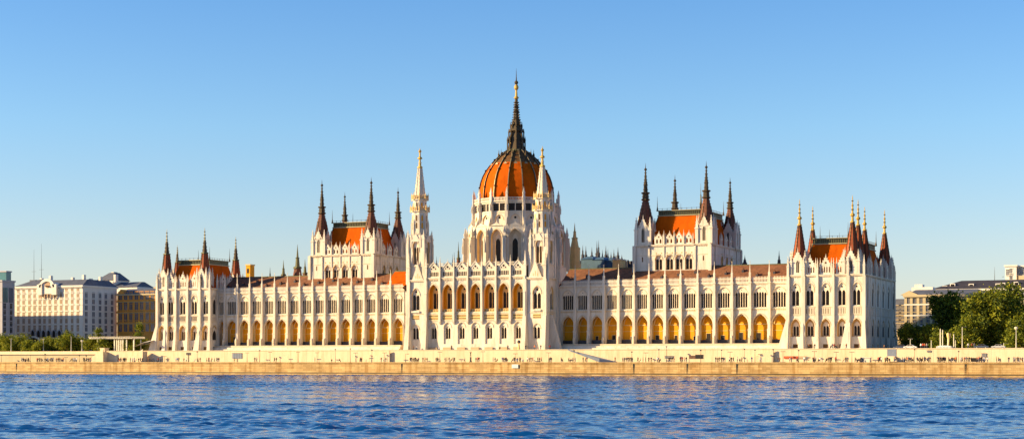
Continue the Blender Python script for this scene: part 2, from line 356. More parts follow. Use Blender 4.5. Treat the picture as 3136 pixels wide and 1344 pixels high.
# ---- wings ----
def wing(bounds, sp0):
    d = 5.0
    mbw = MB(); X0, X1 = bounds[0], bounds[-1]
    s = (X0+X1)/2; L = lambda y: zz(y, sx(2200, d), d)
    zAs, zAa = L(992), L(961); zF0, zF1 = L(952), L(946)
    zW0, zWs, zWa = L(943), L(905), L(880); zC = L(872); zB = L(852)
    WT = .7
    w = mbw.build  # noqa
    wing_o = bpy.data.objects.new('river_wing', None)
    # front wall, arch by arch
    for i, (a, b) in enumerate(zip(bounds, bounds[1:])):
        c = (a+b)/2; W = b-a; ow = W*.79; ww = W*.70
        if W < 4: ow = W*.7; ww = W*.74
        archwall(mbw, a, b, AR, zF0, c, ow, AR, zAs, zAa, d, WT, 'stone', 'stone', 8, False)
        hood(mbw, c, ow, zAs, zAa, d, .26, .16, 'stone2'); hood(mbw, c, ow-.5, zAs, zAa-.35, d+WT*.5, .25, .0, 'stone2')
        archwall(mbw, a, b, zF1, zC, c, ww, zW0, zWs, zWa, d, .5, 'stone')
        hood(mbw, c, ww, zWs, zWa, d, .2, .12, 'stone2')
        mbw.box(a, b, d-.12, d+.4, zF0, zF0+.22, 'stone2'); mbw.box(a, b, d, d+.4, zF0+.22, zF1, 'stone_y', 'blr')
        mbw.box(a, b, d-.14, d+.4, zF1-.05, zF1+.2, 'stone')
        nn = int(W/.55)
        for k in range(nn): mbw.box(a+W*(k+.2)/nn, a+W*(k+.7)/nn, d-.09, d, zF0+.22, zF1-.05, 'stone2', 'b')
        # arch surround slender shafts
        for sg in (-1, 1): mbw.box(c+sg*(ow/2+.12)-.09, c+sg*(ow/2+.12)+.09, d-.12, d, AR, zAs, 'stone2', 'b')
    mbw.box(X0, X1, d-.3, d+.8, zC-.05, zC+.3, 'stone2'); mbw.box(X0, X1, d-.42, d+.6, zC+.3, zC+.55, 'stone')
    # arcade interior
    D = d+WT+2.3
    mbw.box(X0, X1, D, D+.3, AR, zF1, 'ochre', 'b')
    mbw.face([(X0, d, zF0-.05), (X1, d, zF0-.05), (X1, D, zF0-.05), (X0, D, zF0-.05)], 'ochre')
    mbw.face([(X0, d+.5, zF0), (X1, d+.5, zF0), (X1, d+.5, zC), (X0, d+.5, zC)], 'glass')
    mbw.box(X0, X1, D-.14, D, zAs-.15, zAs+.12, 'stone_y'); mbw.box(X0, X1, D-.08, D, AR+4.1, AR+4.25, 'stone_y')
    for i, (a, b) in enumerate(zip(bounds, bounds[1:])):
        c = (a+b)/2; W = b-a
        mbw.box(a-.35, a+.35, D-.55, D, AR, zAs, 'stone_y', 'b')
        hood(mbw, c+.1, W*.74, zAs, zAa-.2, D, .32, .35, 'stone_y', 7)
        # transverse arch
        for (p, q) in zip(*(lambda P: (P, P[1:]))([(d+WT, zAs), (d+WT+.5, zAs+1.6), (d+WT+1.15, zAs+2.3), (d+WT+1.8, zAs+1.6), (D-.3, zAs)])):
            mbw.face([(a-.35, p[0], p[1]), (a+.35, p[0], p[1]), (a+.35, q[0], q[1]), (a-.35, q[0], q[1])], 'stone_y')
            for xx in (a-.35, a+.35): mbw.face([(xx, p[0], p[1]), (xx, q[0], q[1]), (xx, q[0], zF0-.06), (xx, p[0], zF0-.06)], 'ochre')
    # floor, plinth steps, body
    mbw.box(X0, X1, d-2.6, D, GR, AR-.01, 'paving'); mbw.box(X0, X1, d-3.4, d-2.6, GR, AR-.7, 'stone')
    mbw.box(X0, X1, d-4.2, d-3.4, GR, AR-1.35, 'stone')
    mbw.box(X0, X1, D+.3, d+23, GR, zC, 'stone2', 'f')
    mbw.box(X1, X1+4, d+.2, D, GR, zC, 'stone'); mbw.box(X0-2, X0, d+.2, D, GR, zC, 'stone')
    wo = mbw.build('wing', PB)
    # roof with dark dormer lines
    rb = MB(); zr = 35.6; yr = d+11; ye = d+.7; zb = zC+.5
    rb.face([(X0-1, ye, zb), (X1+1, ye, zb), (X1+1, yr, zr), (X0-1, yr, zr)], 'roof_b')
    rb.face([(X0-1, yr, zr), (X1+1, yr, zr), (X1+1, d+23, zb), (X0-1, d+23, zb)], 'roof_b')
    rb.box(X0-1, X1+1, yr-.15, yr+.15, zr-.05, zr+.25, 'patina')
    for k, x in enumerate(np.arange(X0+2, X1-1, 5.4)):
        t = .35+.25*((k*7) % 3)/2; y = ye+(yr-ye)*t; z = zb+(zr-zb)*t
        rb.box(x-.35, x+.35, y-.1, y+1.2, z, z+.75, 'slate_d'); rb.tri(x, .9, z+.75, z+1.3, y-.15, 1.2, 'roof_b')
    rb.build('roof', wo)
    for i, (a, b) in enumerate(zip(bounds, bounds[1:])):
        c = (a+b)/2; W = b-a; ww = W*(.70 if W > 4 else .74)
        window((0, 0, 0), c, ww, zW0, zWs, zWa, 5, L(901), d+.22, wo, bar=.15, eye=.14)
        bb = MB(); n = 11 if W > 4 else 6
        z0 = zC+.55; z1 = zB-.25
        for k in range(n):
            x = a+.45+(W-.9)*(k+.5)/n
            bb.box(x-.12, x+.12, d-.3, d-.06, z0, z1); bb.lathe(x, d-.18, [(.2, z1), (.16, z1+.25), (.02, z1+.75)], 4)
        bb.box(a, b, d-.34, d-.02, z0, z0+.2); bb.box(a, b, d-.34, d-.02, z1-.25, z1)
        bb.build('balustrade', wo)
    for i, a in enumerate(bounds[1:-1] if sp0 == 'L' else bounds[1:-1]):
        bb = MB(); h = .5
        bb.box(a-h, a+h, d-1.1, d, AR, AR+4.2); bb.box(a-h*1.15, a+h*1.15, d-1.2, d, AR+4.2, AR+4.5)
        bb.box(a-h*.86, a+h*.86, d-.95, d, AR+4.5, zF1); bb.box(a-h, a+h, d-1.05, d, zF1, zF1+.3)
        bb.box(a-h*.75, a+h*.75, d-.85, d, zF1+.3, zC+.3); bb.box(a-h, a+h, d-1.0, d, zC+.3, zC+.8)
        bb.box(a-h*.62, a+h*.62, d-.8, d-.16, zC+.8, zC+3.6)
        bb.lathe(a, d-.48, [(h*.95, zC+3.3), (h*.9, zC+3.7), (h*.55, zC+3.8), (.05, zC+7.0), (.14, zC+7.1), (.02, zC+7.6)], 4, rot=pi/4)
        bb.box(a-h*.7, a+h*.7, d-1.75, d-1.1, AR, AR+1.9, 'stone2'); bb.lathe(a, d-1.42, [(h*.95, AR+1.9), (.05, AR+2.8)], 4, rot=pi/4)
        bb.build('buttress', wo)
    random.seed(len(bounds)+int(X0))
    for i, (a, b) in enumerate(zip(bounds, bounds[1:])):
        W = b-a
        if W < 4: continue
        q = MB(); hh = 1.15+.35*random.random()
        q.box(a+.75, b-.75, d+.5, d+.8, AR, AR+hh, 'metal_d')
        q.build('railing', wo)
        if random.random() < .7:
            q = MB(); x = a+W*random.uniform(.3, .75); w_ = random.choice((.9, 1.2, 1.4)); h_ = random.uniform(2.2, 3.6)
            q.box(x-w_/2, x+w_/2, D-.1, D-.02, AR, AR+h_, 'dark'); q.box(x-w_/2-.12, x+w_/2+.12, D-.07, D-.01, AR, AR+h_+.15, 'stone_y')
            q.build('door', wo)
    return wo
LWp = [667, 691, 729, 767, 804.6, 843, 882.5, 920, 959.5, 997, 1037.7, 1078.6, 1116.5, 1155.6, 1198, 1238]
RWp = [1716, 1763, 1805, 1851, 1896, 1943, 1989, 2038, 2086, 2138, 2189, 2243, 2298, 2357, 2416]
wing([sx(p, 5) for p in LWp], 'L'); wing([sx(p, 5) for p in RWp], 'R')

# ---- corner pavilions ----
def pav_wall(wl, par, F_, a0, a1, cs, L, ow_hi, ow_lo, pil, band='grille'):
    """one elevation: cs window centres, L level function"""
    wl.fr(*F_)
    e = [a0]+[(p+q)/2 for p, q in zip(cs, cs[1:])]+[a1]
    zl0, zls, zla = L(1030), L(998), L(975); zb0, zb1 = L(960), L(943); zu0, zus, zua = L(936), L(888), L(866); zc = L(845)
    for c, p, q in zip(cs, e, e[1:]):
        W = q-p; wh = min(ow_hi, W*.6); wo_ = min(ow_lo, W*.8)
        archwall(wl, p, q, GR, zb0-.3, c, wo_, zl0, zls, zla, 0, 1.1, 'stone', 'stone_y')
        hood(wl, c, wo_, zls, zla, 0, .25, .15, 'stone2')
        wl.box(p, q, -.12, .3, zb0-.5, zb0-.3, 'stone2')
        wl.face([(p, 0, zb0-.3), (q, 0, zb0-.3), (q, 0, zb1+.2), (p, 0, zb1+.2)])
        archwall(wl, p, q, zb1+.2, zc, c, wh, zu0, zus, zua, 0, .55)
        hood(wl, c, wh, zus, zua, 0, .22, .14, 'stone2', drop=.6); hood(wl, c, wh+1.0, zus, zua+.75, 0, .14, .1, 'stone')
        wl.face([(p, 1.16, zl0-.5), (q, 1.16, zl0-.5), (q, 1.16, zla+.5), (p, 1.16, zla+.5)], 'stone_y')
        if wo_ > 1.2:
            window(F_, c, wo_*.7, zl0+.1, zls-.2, zla-.9, 2, zls-.6, .85, par, 'glass', .16) if F_[2] == 0 else window(F_, c, wo_*.8, zl0+.1, zls-.2, zla-.5, 1, zls, .02, par, 'dark', .12, gb=.1)
            g = MB().fr(*F_); gw = wh*1.0
            if band == 'grille':
                g.box(c-gw/2, c+gw/2, .02, .1, zb0, zb1, 'stone_y'); 
                for k in range(9):
                    x = c-gw/2+gw*k/8; g.face([(x-.05, -.03, zb0), (x+.05, -.03, zb0), (min(x+.7, c+gw/2), -.03, zb1), (min(x+.6, c+gw/2), -.03, zb1)], 'glassg')
                    g.face([(x-.05, -.02, zb1), (x+.05, -.02, zb1), (min(x+.7, c+gw/2), -.02, zb0), (min(x+.6, c+gw/2), -.02, zb0)], 'glassg')
            else:
                g.face([(c-gw/2, -.02, zb0), (c+gw/2, -.02, zb0), (c+gw/2, -.02, zb1), (c-gw/2, -.02, zb1)], 'glassg')
                for k in range(6): x = c-gw/2+gw*k/5; g.box(x-.14, x+.14, -.12, 0, zb0, zb1, 'tracery')
            g.box(c-gw/2-.15, c+gw/2+.15, -.13, 0, zb0-.15, zb0, 'tracery'); g.box(c-gw/2-.15, c+gw/2+.15, -.13, 0, zb1, zb1+.15, 'tracery')
            g.build('balcony_screen', par)
            g = MB().fr(*F_)
            g.box(c-.75, c+.75, -.05, 0, GR+.5, GR+1.7, 'glassg'); g.box(c-.9, c+.9, -.12, 0, GR+1.7, GR+1.9, 'tracery'); g.build('basement_window', par)
        if F_[2] == 0: window(F_, c, wh, zu0, zus, zua, 2, zus-.9, .25, par, 'glass', .17, eye=.3)
        else: window(F_, c, wh*.8, zu0, zus, zua-.3, 1, zus, .02, par, 'dark', .12, gb=.1)
    wl.box(a0-.1, a1+.1, -.35, .4, zc-.1, zc+.25, 'stone2'); wl.box(a0-.2, a1+.2, -.5, .4, zc+.25, zc+.5)
    wl.box(a0, a1, -.2, 0, L(940), L(938), 'stone2'); wl.box(a0, a1, -.35, 0, GR, GR+.5, 'stone2')
    for x, hgt in pil:
        u = 1.0 if F_[2] == 0 else .3
        wl.box(x-.5, x+.5, -1.2*u, 0, GR, L(1000)); wl.frus((x-.5, x+.5, -1.2*u, 0), L(1000), (x-.36, x+.36, -.7*u, 0), L(985), 'stone')
        wl.box(x-.36, x+.36, -.7*u, 0, L(985), zc); pin(wl, x, -.3*u, .55, zc, L(825), hgt)
        wl.frus((x-.7, x+.7, -1.9*u, -.2*u), GR, (x-.5, x+.5, -1.2*u, -.2*u), L(1020), 'stone')
    wl.fr(0, 0, 0)
def pavilion(x0, x1, dep, tw, cs, Lx, spire_prof, spire_mats, right, tp):
    L = lambda y: zz(y, sx(2528, 0), 0)
    wl = MB(); zc = L(845)
    root = bpy.data.objects.new('corner_pavilion', None); COL.objects.link(root); root.parent = PB
    F0 = (0, 0, 0)
    pil = [(c, L(790)) for c in [(p+q)/2 for p, q in zip(cs, cs[1:])]]
    par = root
    pav_wall(wl, par, F0, x0, x1, cs, L, 2.6, 3.0, pil, 'slots' if right else 'grille')
    # side facing the viewer's right (+X)
    F1 = (x1, 0, pi/2)
    if right: cs2 = [dsx(p, x1) for p in (2657, 2673, 2689, 2705, 2721, 2736)]
    else: cs2 = [2.6]
    depw = dep if right else 5.2
    pil2 = [((p+q)/2, L(790)) for p, q in zip(cs2, cs2[1:])]
    pav_wall(wl, par, F1, 0, depw, cs2, L, 2.4, 3.2, pil2, 'slots')
    if not right:
        wl.fr(*F1); wl.face([(5.2, 0, GR), (dep, 0, GR), (dep, 0, zc), (5.2, 0, zc)]); wl.fr(0, 0, 0)
    wl.face([(x0, 0, GR), (x0, dep, GR), (x0, dep, zc), (x0, 0, zc)]); wl.face([(x0, dep, GR), (x1, dep, GR), (x1, dep, zc), (x0, dep, zc)])
    wl.box(x0, x1, .1, dep, zc-.2, zc+.2, 'stone2')
    # corner flared buttresses
    for x, a_, c_ in ((x0, -3.0, .2), (x1-tw*.98, -2.2, .3), (x1, -.4, 1.0)):
        wl.frus((x+a_, x+c_, -1.9, .3), GR, (x-.5, x+.3, -.7, .3), L(975), 'stone')
    for y in (tw, dep-tw, dep): wl.frus((x1-.3, x1+1.3, y-.5, y+.5), GR, (x1-.3, x1+.35, y-.4, y+.4), L(985), 'stone'); wl.box(x1-.2, x1+.35, y-.4, y+.4, L(985), zc); pin(wl, x1+.1, y, .6, zc, L(815), L(788))
    for x in (x0, x1-.0, x0+tw, x1-tw):
        wl.box(x-.5, x+.5, -.75, .1, L(985), zc); pin(wl, x, -.35, .7, zc, L(815), L(782))
        wl.frus((x-.6, x+.6, -1.4, 0), GR, (x-.5, x+.5, -.75, 0), L(985), 'stone')
    # corner turrets
    ze, zg = L(795), L(766); h = tw/2; k = 1.0
    ts = tp
    for i, (X, Y) in enumerate(ts):
        kk = spire_prof[i][1]
        turret(wl, par, X, Y, tw*.98, zc+.5, ze, zg, spire_prof[i][0], spk=kk, mats=spire_mats, sz=L(800))
    # gabled parapet
    inner = [c for c in cs if x0+tw < c < x1-tw]
    for c in inner: gablet(wl, c, 3.1, zc+.5, L(812), L(786), .25, .5, 4)
    for c in [(p+q)/2 for p, q in zip(inner, inner[1:])]: pin(wl, c, .3, .4, zc+.5, L(820), L(795))
    wl.fr(*F1)
    n = 4 if right else 2
    for i in range(n):
        c = tw+2+(dep-2*tw-4)*(i+.5)/n
        gablet(wl, c, 3.1, zc+.5, L(812), L(788), .25, .5, 3)
        pin(wl, c+2.4, .3, .45, zc+.5, L(818), L(795))
    wl.fr(0, 0, 0)
    wo = wl.build('pavilion_wall', par)
    return par, L, zc
# right pavilion
X0, X1 = sx(2414, 0), sx(2647, 0)
csR = [sx(p, 0) for p in (2436, 2480, 2528, 2578, 2623)]
sp = [(PROF_GOLD, 1.0), (PROF_GOLD, 1.03), (PROF_GOLD, .97), (PROF_GOLD, .98)]
fl, fr_ = sx(2449, 2.6), sx(2611, 2.6)
pr, Lr, zcR = pavilion(X0, X1, 48, 5.0, csR, 2528, sp, MATS_GOLD, True, [(fl, 2.5), (fr_, 2.5), (fl, dsx(2489, fl)), (X1-2.6, dsx(2709, X1-2.6))])
zt = zz(748, sx(2530, 8), 8)
mansard(pr, X0+2.6, X1-3, 2.6, 21, zcR+.3, zt, 3.7)
mansard(pr, X0+3.5, X1-1.6, 24, 45, zcR+.3, zt-.3, 3.6)
for (p, d_, k, ybase) in ((2628, 22.5, 1.0, 0), (2648, 28.5, .93, 0)):
    xx = fr_
    d_ = dsx(p, xx); wl = MB(); turret(wl, pr, xx, d_, 3.6, zcR+.5, Lr(800), Lr(776), PROF_GOLD, spk=k, mats=MATS_GOLD, sz=Lr(800)); wl.build('turret_wall', pr)
# left pavilion
X0, X1 = sx(483, 0), sx(644, 0)
csL = [sx(p, 0) for p in (495, 521.5, 558.7, 594, 629)]
sp = [(PROF_PAV, 1.0), (PROF_PAV, 1.0), (PROF_PAV, .7), (PROF_PAV, 1.0)]
fl, fr_ = sx(511, 2.2), sx(627, 2.2)
dpl = dsx(748, X1)
brx = X0+6
pl, Ll, zcL = pavilion(X0, X1, dpl, 4.4, csL, 560, sp, MATS_PAV, False, [(fl, 2.2), (fr_, 2.2), (fl, dsx(543, fl)), (brx, dsx(722, brx))])
zt = zz(813, sx(560, 8), 8)
mansard(pl, X0+2.4, X1-1.2, 2.6, dpl-1, zcL+.3, zt, 3.2)

# ---- chamber halls ----
def hall(pxl_, pxr, wins, ywin, ycorn, side_px, sidewins, yd, spires, sp_px, d=14):
    x0, x1 = sx(pxl_, d), sx(pxr, d); dep = dsx(side_px, x1)-d
    root = bpy.data.objects.new('chamber_tower', None); COL.objects.link(root); root.parent = PB
    xm = (x0+x1)/2; L = lambda y: zz(y, xm, d); zc = L(ycorn); tw = 5.2
    wl = MB(); zb = 27.5
    z0, z1, z2 = L(ywin[1]), L(ywin[0]+17), L(ywin[0])
    def elev(F_, a0, a1, cs):
        wl.fr(*F_); e = [a0]+[(p+q)/2 for p, q in zip(cs, cs[1:])]+[a1]
        for c, p, q in zip(cs, e, e[1:]):
            archwall(wl, p, q, zb, zc, c, 2.5, z0, z1, z2, 0, .9, 'stone', 'stone_y'); hood(wl, c, 2.5, z1, z2, 0, .25, .12, 'stone2')
            window(F_, c, 2.5, z0, z1, z2, 2, z1-.5, .6, root, 'glass', .14)
            g = .9
            for sg in (-1, 1): wl.box(c+sg*g-.15, c+sg*g+.15, -.12, 0, zc-2.6, zc-2.2, 'stone_y')
        for x in e[1:-1]: wl.box(x-.2, x+.2, -.25, 0, z2-1, zc); pin(wl, x, -.1, .42, zc, zc+2.6, zc+5.2)
        wl.box(a0, a1, -.35, .3, zc-.15, zc+.2, 'stone2'); wl.box(a0, a1, -.5, .3, zc+.2, zc+.45)
        wl.box(a0, a1, -.12, 0, zc-3.2, zc-3.0, 'stone2')
        for c in cs: gablet(wl, c, 2.5, zc+.45, zc+2.5, zc+4.3, .1, .5, 2)
        for x in (a0+tw, a1-tw): wl.box(x-.3, x+.3, -.35, 0, zb, zc+.2)
        wl.fr(0, 0, 0)
    elev((0, d, 0), x0, x1, [sx(p, d) for p in wins])
    elev((x1, d, pi/2), 0, dep, [dsx(p, x1)-d for p in sidewins])
    wl.box(x0, x1, d, d+dep, zb, zc, 'stone', 'frt')
    wl.box(x0+.1, x1-.1, d+.6, d+dep, zc-.2, zc+.3, 'stone2')
    for (x, y) in ((x0, d), (x1, d), (x1, d+dep)):
        wl.box(x-.55, x+.55, y-.55, y+.55, zb, zc+.2)
    # small slit windows on the turret shafts
    for x in (x0+tw*.55, x1-tw*.45): wl.box(x-.22, x+.22, d-.03, d+.1, zc-5.2, zc-3.6, 'glassg'); wl.box(x-.15, x+.15, d-.03, d+.1, zc-13, zc-12.2, 'glass')
    h = tw/2; q0, q1 = sx(sp_px[0], d+h), sx(sp_px[1], d+h); ts = [(q0, d+h), (q1, d+h), (q0, dsx(sp_px[2], q0)), (q1, dsx(sp_px[3], q1))]
    for (X, Y), ytip in zip(ts, spires):
        ze = zc+6.2; zg = zc+9.6; ztip = zz(ytip, X, Y); k = (ztip-ze)/23.0
        turret(wl, root, X, Y, tw, zc+.45, ze, zg, PROF_HALL, spk=k, mats=MATS_HALL, sz=ze)
    wl.build('hall_wall', root)
    zt = zz(yd, xm, d+8)
    mansard(root, x0+2.6, x1-1.2, d+2.2, d+dep-1.2, zc+.3, zt, 3.9, band=1.6)
    return root
hall(949, 1143, (1003, 1028, 1056, 1085), (811, 853), 783, 1245, (1176, 1196, 1215), 697, (549, 541, 587, 573), (986, 1137, 1056, 1219))
hall(1943, 2175, (2017, 2050, 2079, 2109), (778, 826), 752, 2268, (2211, 2226, 2240), 661, (499, 492, 535, 543), (1977, 2163, 2067, 2236))

# ---- central block ----
CD = -5.0
def central():
    d = CD; root = bpy.data.objects.new('central_block', None); COL.objects.link(root); root.parent = PB
    Lc = lambda y: zz(y, sx(1455, d), d)
    x0, x1 = sx(1252, d), sx(1671, d); back = 5.3
    wl = MB(); zc = Lc(852)
    bc = [sx(p, d) for p in (1327.4, 1370.4, 1413.4, 1455.7, 1498, 1541.8, 1585.8)]
    W = (bc[-1]-bc[0])/6; e = [bc[0]-W/2+W*i for i in range(8)]
    zn0, zns, zna = Lc(1037), Lc(1006), Lc(997)
    zg0, zg1 = Lc(978), Lc(962); zm0, zms, zma = Lc(954), Lc(897), Lc(868)
    rec = 2.0
    for i, c in enumerate(bc):
        p, q = e[i], e[i+1]
        archwall(wl, p, q, GR, zg0-.3, c, 2.9, GR+2.2, Lc(1003), Lc(986), d, .35)
        archwall(wl, p, q, GR+.01, zg0-.31, c, 1.95, zn0, zns, zna, d+.35, .5, 'stone', 'stone2')
        hood(wl, c, 2.9, Lc(1003), Lc(986), d, .2, .1, 'stone2')
        window((0, 0, 0), c, 1.95, zn0, zns, zna, 2, zns-.2, d+.6, root, 'glass', .1)
        wl.face([(p, d, zg0-.3), (q, d, zg0-.3), (q, d, zm0-.2), (p, d, zm0-.2)]); wl.box(p, q, d-.15, d+.3, zm0-.55, zm0-.2, 'stone2')
        wl.box(p, q, d-.12, d+.3, zg0-.5, zg0-.25, 'stone2')
        archwall(wl, p, q, zm0-.2, zc, c, W*.76, zm0, zms, zma, d, .9, 'stone', 'stone_y', 8)
        hood(wl, c, W*.76, zms, zma, d, .28, .18, 'stone2'); hood(wl, c, W*.92, zms, zma+.9, d, .12, .1, 'stone')
        # loggia walls
        wl.box(p-.25, p+.25, d+.9, d+rec+.3, zm0-.2, zc-.5, 'ochre'); 
        archwall(wl, p, q, zm0-.2, zc-.3, c+.15, 2.7, zm0+1.1, zms, zma-.25, d+rec, .3, 'ochre', 'stone_y', 6)
        window((0, 0, 0), c+.15, 2.7, zm0+1.1, zms, zma-.25, 2, zms-.6, d+rec+.12, root, 'glass', .16, eye=.4, m='stone_y')
        g = MB(); gw = W*.68
        g.box(c-gw/2, c+gw/2, d-.05, d, zg0, zg1, 'stone_y')
        for k in range(8):
            xx = c-gw/2+gw*k/8; w8 = gw/8
            for z_a, z_b in ((zg0, (zg0+zg1)/2), ((zg0+zg1)/2, zg1)):
                zm = (z_a+z_b)/2; g.face([(xx+w8*.5, d-.08, z_a+.12), (xx+w8*.85, d-.08, zm), (xx+w8*.5, d-.08, z_b-.12), (xx+w8*.15, d-.08, zm)], 'glass')
        g.box(c-gw/2-.1, c+gw/2+.1, d-.16, d, zg1, zg1+.15, 'tracery'); g.box(c-gw/2-.1, c+gw/2+.1, d-.16, d, zg0-.15, zg0, 'tracery'); g.build('balcony_screen', root)
        g = MB(); g.box(c-W*.34, c+W*.34, d+.25, d+.5, zm0, zm0+1.0, 'stone_y')
        for k in range(6): xx = c-W*.34+W*.68*(k+.5)/6; g.box(xx-.1, xx+.1, d+.2, d+.25, zm0+.15, zm0+.85, 'glassg')
        g.build('balcony_rail', root)
        wl.box(c-1.5, c+1.5, d-.6, d-.15, GR, GR+1.1, 'tan')   # low planter benches
        # gallery: pierced gable over each bay
        z0 = zc+.5; zG = Lc(816); zP = Lc(800)
        g = MB(); n = 5; gw = W*.82
        zt_ = Lc(822)
        archwall(g, p+.3, q-.3, z0, zt_, c, gw*.92, z0+.35, Lc(829), zt_-.05, d+.1, .3, 'stone')
        lancets(g, c, gw*.92, z0+.35, Lc(829), zt_-.05, 6, Lc(833), d+.2, .15, .2)
        g.tri(c, W*.96, Lc(823), zP, d+.05, .4)
        for (aa, bb, rr) in ((0, .9, .42), (-.75, .35, .26), (.75, .35, .26)): g.face([(c+aa+rr*cos(a), d-.0, Lc(823)+bb+rr*sin(a)) for a in np.arange(6)*pi/3+pi/6], 'glass')
        for sg in (-1, 1):
            P0, P1 = (c+sg*W*.52, Lc(824)), (c, zP+.25); g.face([(P0[0], d-.12, P0[1]), (P1[0], d-.12, P1[1]), (P1[0], d-.12, P1[1]-.45), (P0[0]-sg*.3, d-.12, P0[1]-.25)]); g.face([(P0[0], d-.12, P0[1]), (P1[0], d-.12, P1[1]), (P1[0], d+.3, P1[1]), (P0[0], d+.3, P0[1])])
        g.box(p, q, d+.55, d+.65, Lc(813), Lc(811)); g.box(p, q, d+.55, d+.65, Lc(805), Lc(803))
        for k in range(12): xx = p+W*(k+.5)/12; g.box(xx-.07, xx+.07, d+.56, d+.64, Lc(812), Lc(804))
        pin(g, c, d+.25, .25, zP-.3, zP, zP+1.2, cr=0)
        g.build('gallery_gable', root)
    wl.box(e[0]-.5, e[-1]+.5, d-.35, d+.5, zc-.1, zc+.25, 'stone2'); wl.box(e[0]-.5, e[-1]+.5, d-.5, d+.5, zc+.25, zc+.5)
    wl.frus((e[0], e[-1], d+.8, 12), zc+.3, (e[0], e[-1], d+1.6, 10), Lc(813), 'slate_d')  # added dark backing, stands in for the shade seen through the gallery openings
    nn = 60
    for k in range(nn): xx = e[0]+(e[-1]-e[0])*(k+.5)/nn; wl.box(xx-.13, xx+.13, d-.25, d, zc-.6, zc-.1, 'stone2')
    wl.box(e[0], e[-1], d+rec+.8, 40, GR, zc+.2, 'stone2')
    wl.box(e[0], e[-1], d+.85, d+rec+.8, zc-.5, zc+.19, 'stone2'); wl.box(e[0], e[-1], d+.9, d+rec+.3, zm0-.6, zm0-.2, 'paving')
    # thin shafts between bays
    for xx in e:
        g = MB(); h = .38
        g.box(xx-h, xx+h, d-.85, d, zg0-.6, zm0+6.3); g.box(xx-h*1.25, xx+h*1.25, d-.95, d, zm0+6.3, zm0+6.6)
        g.box(xx-h*.8, xx+h*.8, d-.76, d, zm0+6.6, zc+.6); g.box(xx-h*.6, xx+h*.6, d-.55, d+.1, zc+.6, Lc(812))
        g.lathe(xx, d-.22, [(h*1.0, Lc(812)), (.05, Lc(786)), (.14, Lc(785.5)), (.02, Lc(783))], 4, rot=pi/4)
        g.frus((xx-h*.4, xx+h*.4, d-.3, d), zg0-1.5, (xx-h, xx+h, d-.85, d), zg0-.6)
        g.build('shaft', root)
    wl.build('block_wall', root)
    # flanking towers
    zt = Lc(857)
    def tower(a0, a1, cx_px, axis_px, side_end, ytip, right):
        tr = bpy.data.objects.new('flanking_tower', None); COL.objects.link(tr); tr.parent = PB
        t = MB(); c = sx(cx_px, d); w = a1-a0
        def el(F_, p, q, cc, nar=False):
            t.fr(*F_)
            archwall(t, p, q, GR, zg0-.3, cc, 2.6, zn0-.2, zns-.2, zna+.6, 0, .4, 'stone', 'stone2'); hood(t, cc, 2.6, zns-.2, zna+.6, 0, .22, .12, 'stone2')
            window(F_, cc, 2.55, zn0-.18, zns-.2, zna+.6, 2, zns-.4, .2, tr, 'glass', .2)
            t.face([(p, 0, zg0-.3), (q, 0, zg0-.3), (q, 0, zm0-1), (p, 0, zm0-1)]); t.box(p, q, -.14, .2, zm0-.6, zm0-.3, 'stone2')
            archwall(t, p, q, zm0-1, zt, cc, 3.0, zm0+.6, zms-.6, zma-1.2, 0, .8, 'stone', 'stone_y'); hood(t, cc, 3.0, zms-.6, zma-1.2, 0, .25, .15, 'stone2')
            window(F_, cc, 3.0, zm0+.6, zms-.6, zma-1.2, 2, zms-1.3, .45, tr, 'glass', .2, eye=.4)
            g = MB().fr(*F_); g.box(cc-1.5, cc+1.5, -.5, .1, zm0-.1, zm0+.5, 'stone'); g.box(cc-1.35, cc+1.35, -.06, 0, zg0+.2, zg1, 'stone_y')
            for k in range(7):
                for r in range(2): xx = cc-1.2+.4*k; zm = zg0+.5+r*.75; g.face([(xx-.14, -.09, zm), (xx, -.09, zm-.28), (xx+.14, -.09, zm), (xx, -.09, zm+.28)], 'glass')
            g.build('balcony_screen', tr)
            t.box(p-.1, q+.1, -.35, .2, zt-.2, zt+.2, 'stone2'); t.box(p-.2, q+.2, -.5, .2, zt+.2, zt+.5)
            # gable over cornice
            t.tri((p+q)/2, (q-p)*.62, zt+.5, zt+6.0, -.1, .5); 
            for k in (-1, 0, 1): t.box((p+q)/2+k*.75-.12, (p+q)/2+k*.75+.12, -.14, -.1, zt+.9, zt+2.6-abs(k)*.8, 'stone_y')
            pin(t, (p+q)/2, .1, .3, zt+5.6, zt+6, zt+7.2, cr=0)
            t.fr(0, 0, 0)
        el((0, d, 0), a0, a1, c)
        sd = back-d if right else w
        if right: el((a1, d, pi/2), 0, sd, sd*.5)
        t.box(a0, a1, d, d+sd, GR, zt, 'stone', 'f' + ('r' if right else ''))
        # corner buttresses with flared feet and pinnacles
        for (bx, by) in ((a0+.1, d), (a1-.1, d))+(((a1, d+sd-.6),) if right else ()):
            t.frus((bx-.95, bx+.95, by-2.6, by+.6), GR, (bx-.6, bx+.6, by-.9, by+.5), zg0+1)
            t.box(bx-.6, bx+.6, by-.7, by+.5, zg0+1, zt); pin(t, bx, by-.15, .85, zt, zt+4.5, zt+9.5)
            pin(t, bx+(.95 if bx > (a0+a1)/2 else -.95), by+.2, .5, zt-1, zt+2.4, zt+6, cr=2)
        if right: t.frus((a1-.5, a1+4.2, d+3.2, d+4.6), GR, (a1-.5, a1+.8, d+3.4, d+4.4), zg0+1.5)
        # belfry: two faces with tall windows
        ax = sx(axis_px, d+w/2+.2); ay = d+w/2+.2; k = dist(ax, ay)/F
        zA = lambda y: CAM[2]+(HY-y)*k
        yo = 0 if not right else -4
        bw = 6.2; zb0, zb1 = zt+.4, zA(722+yo)
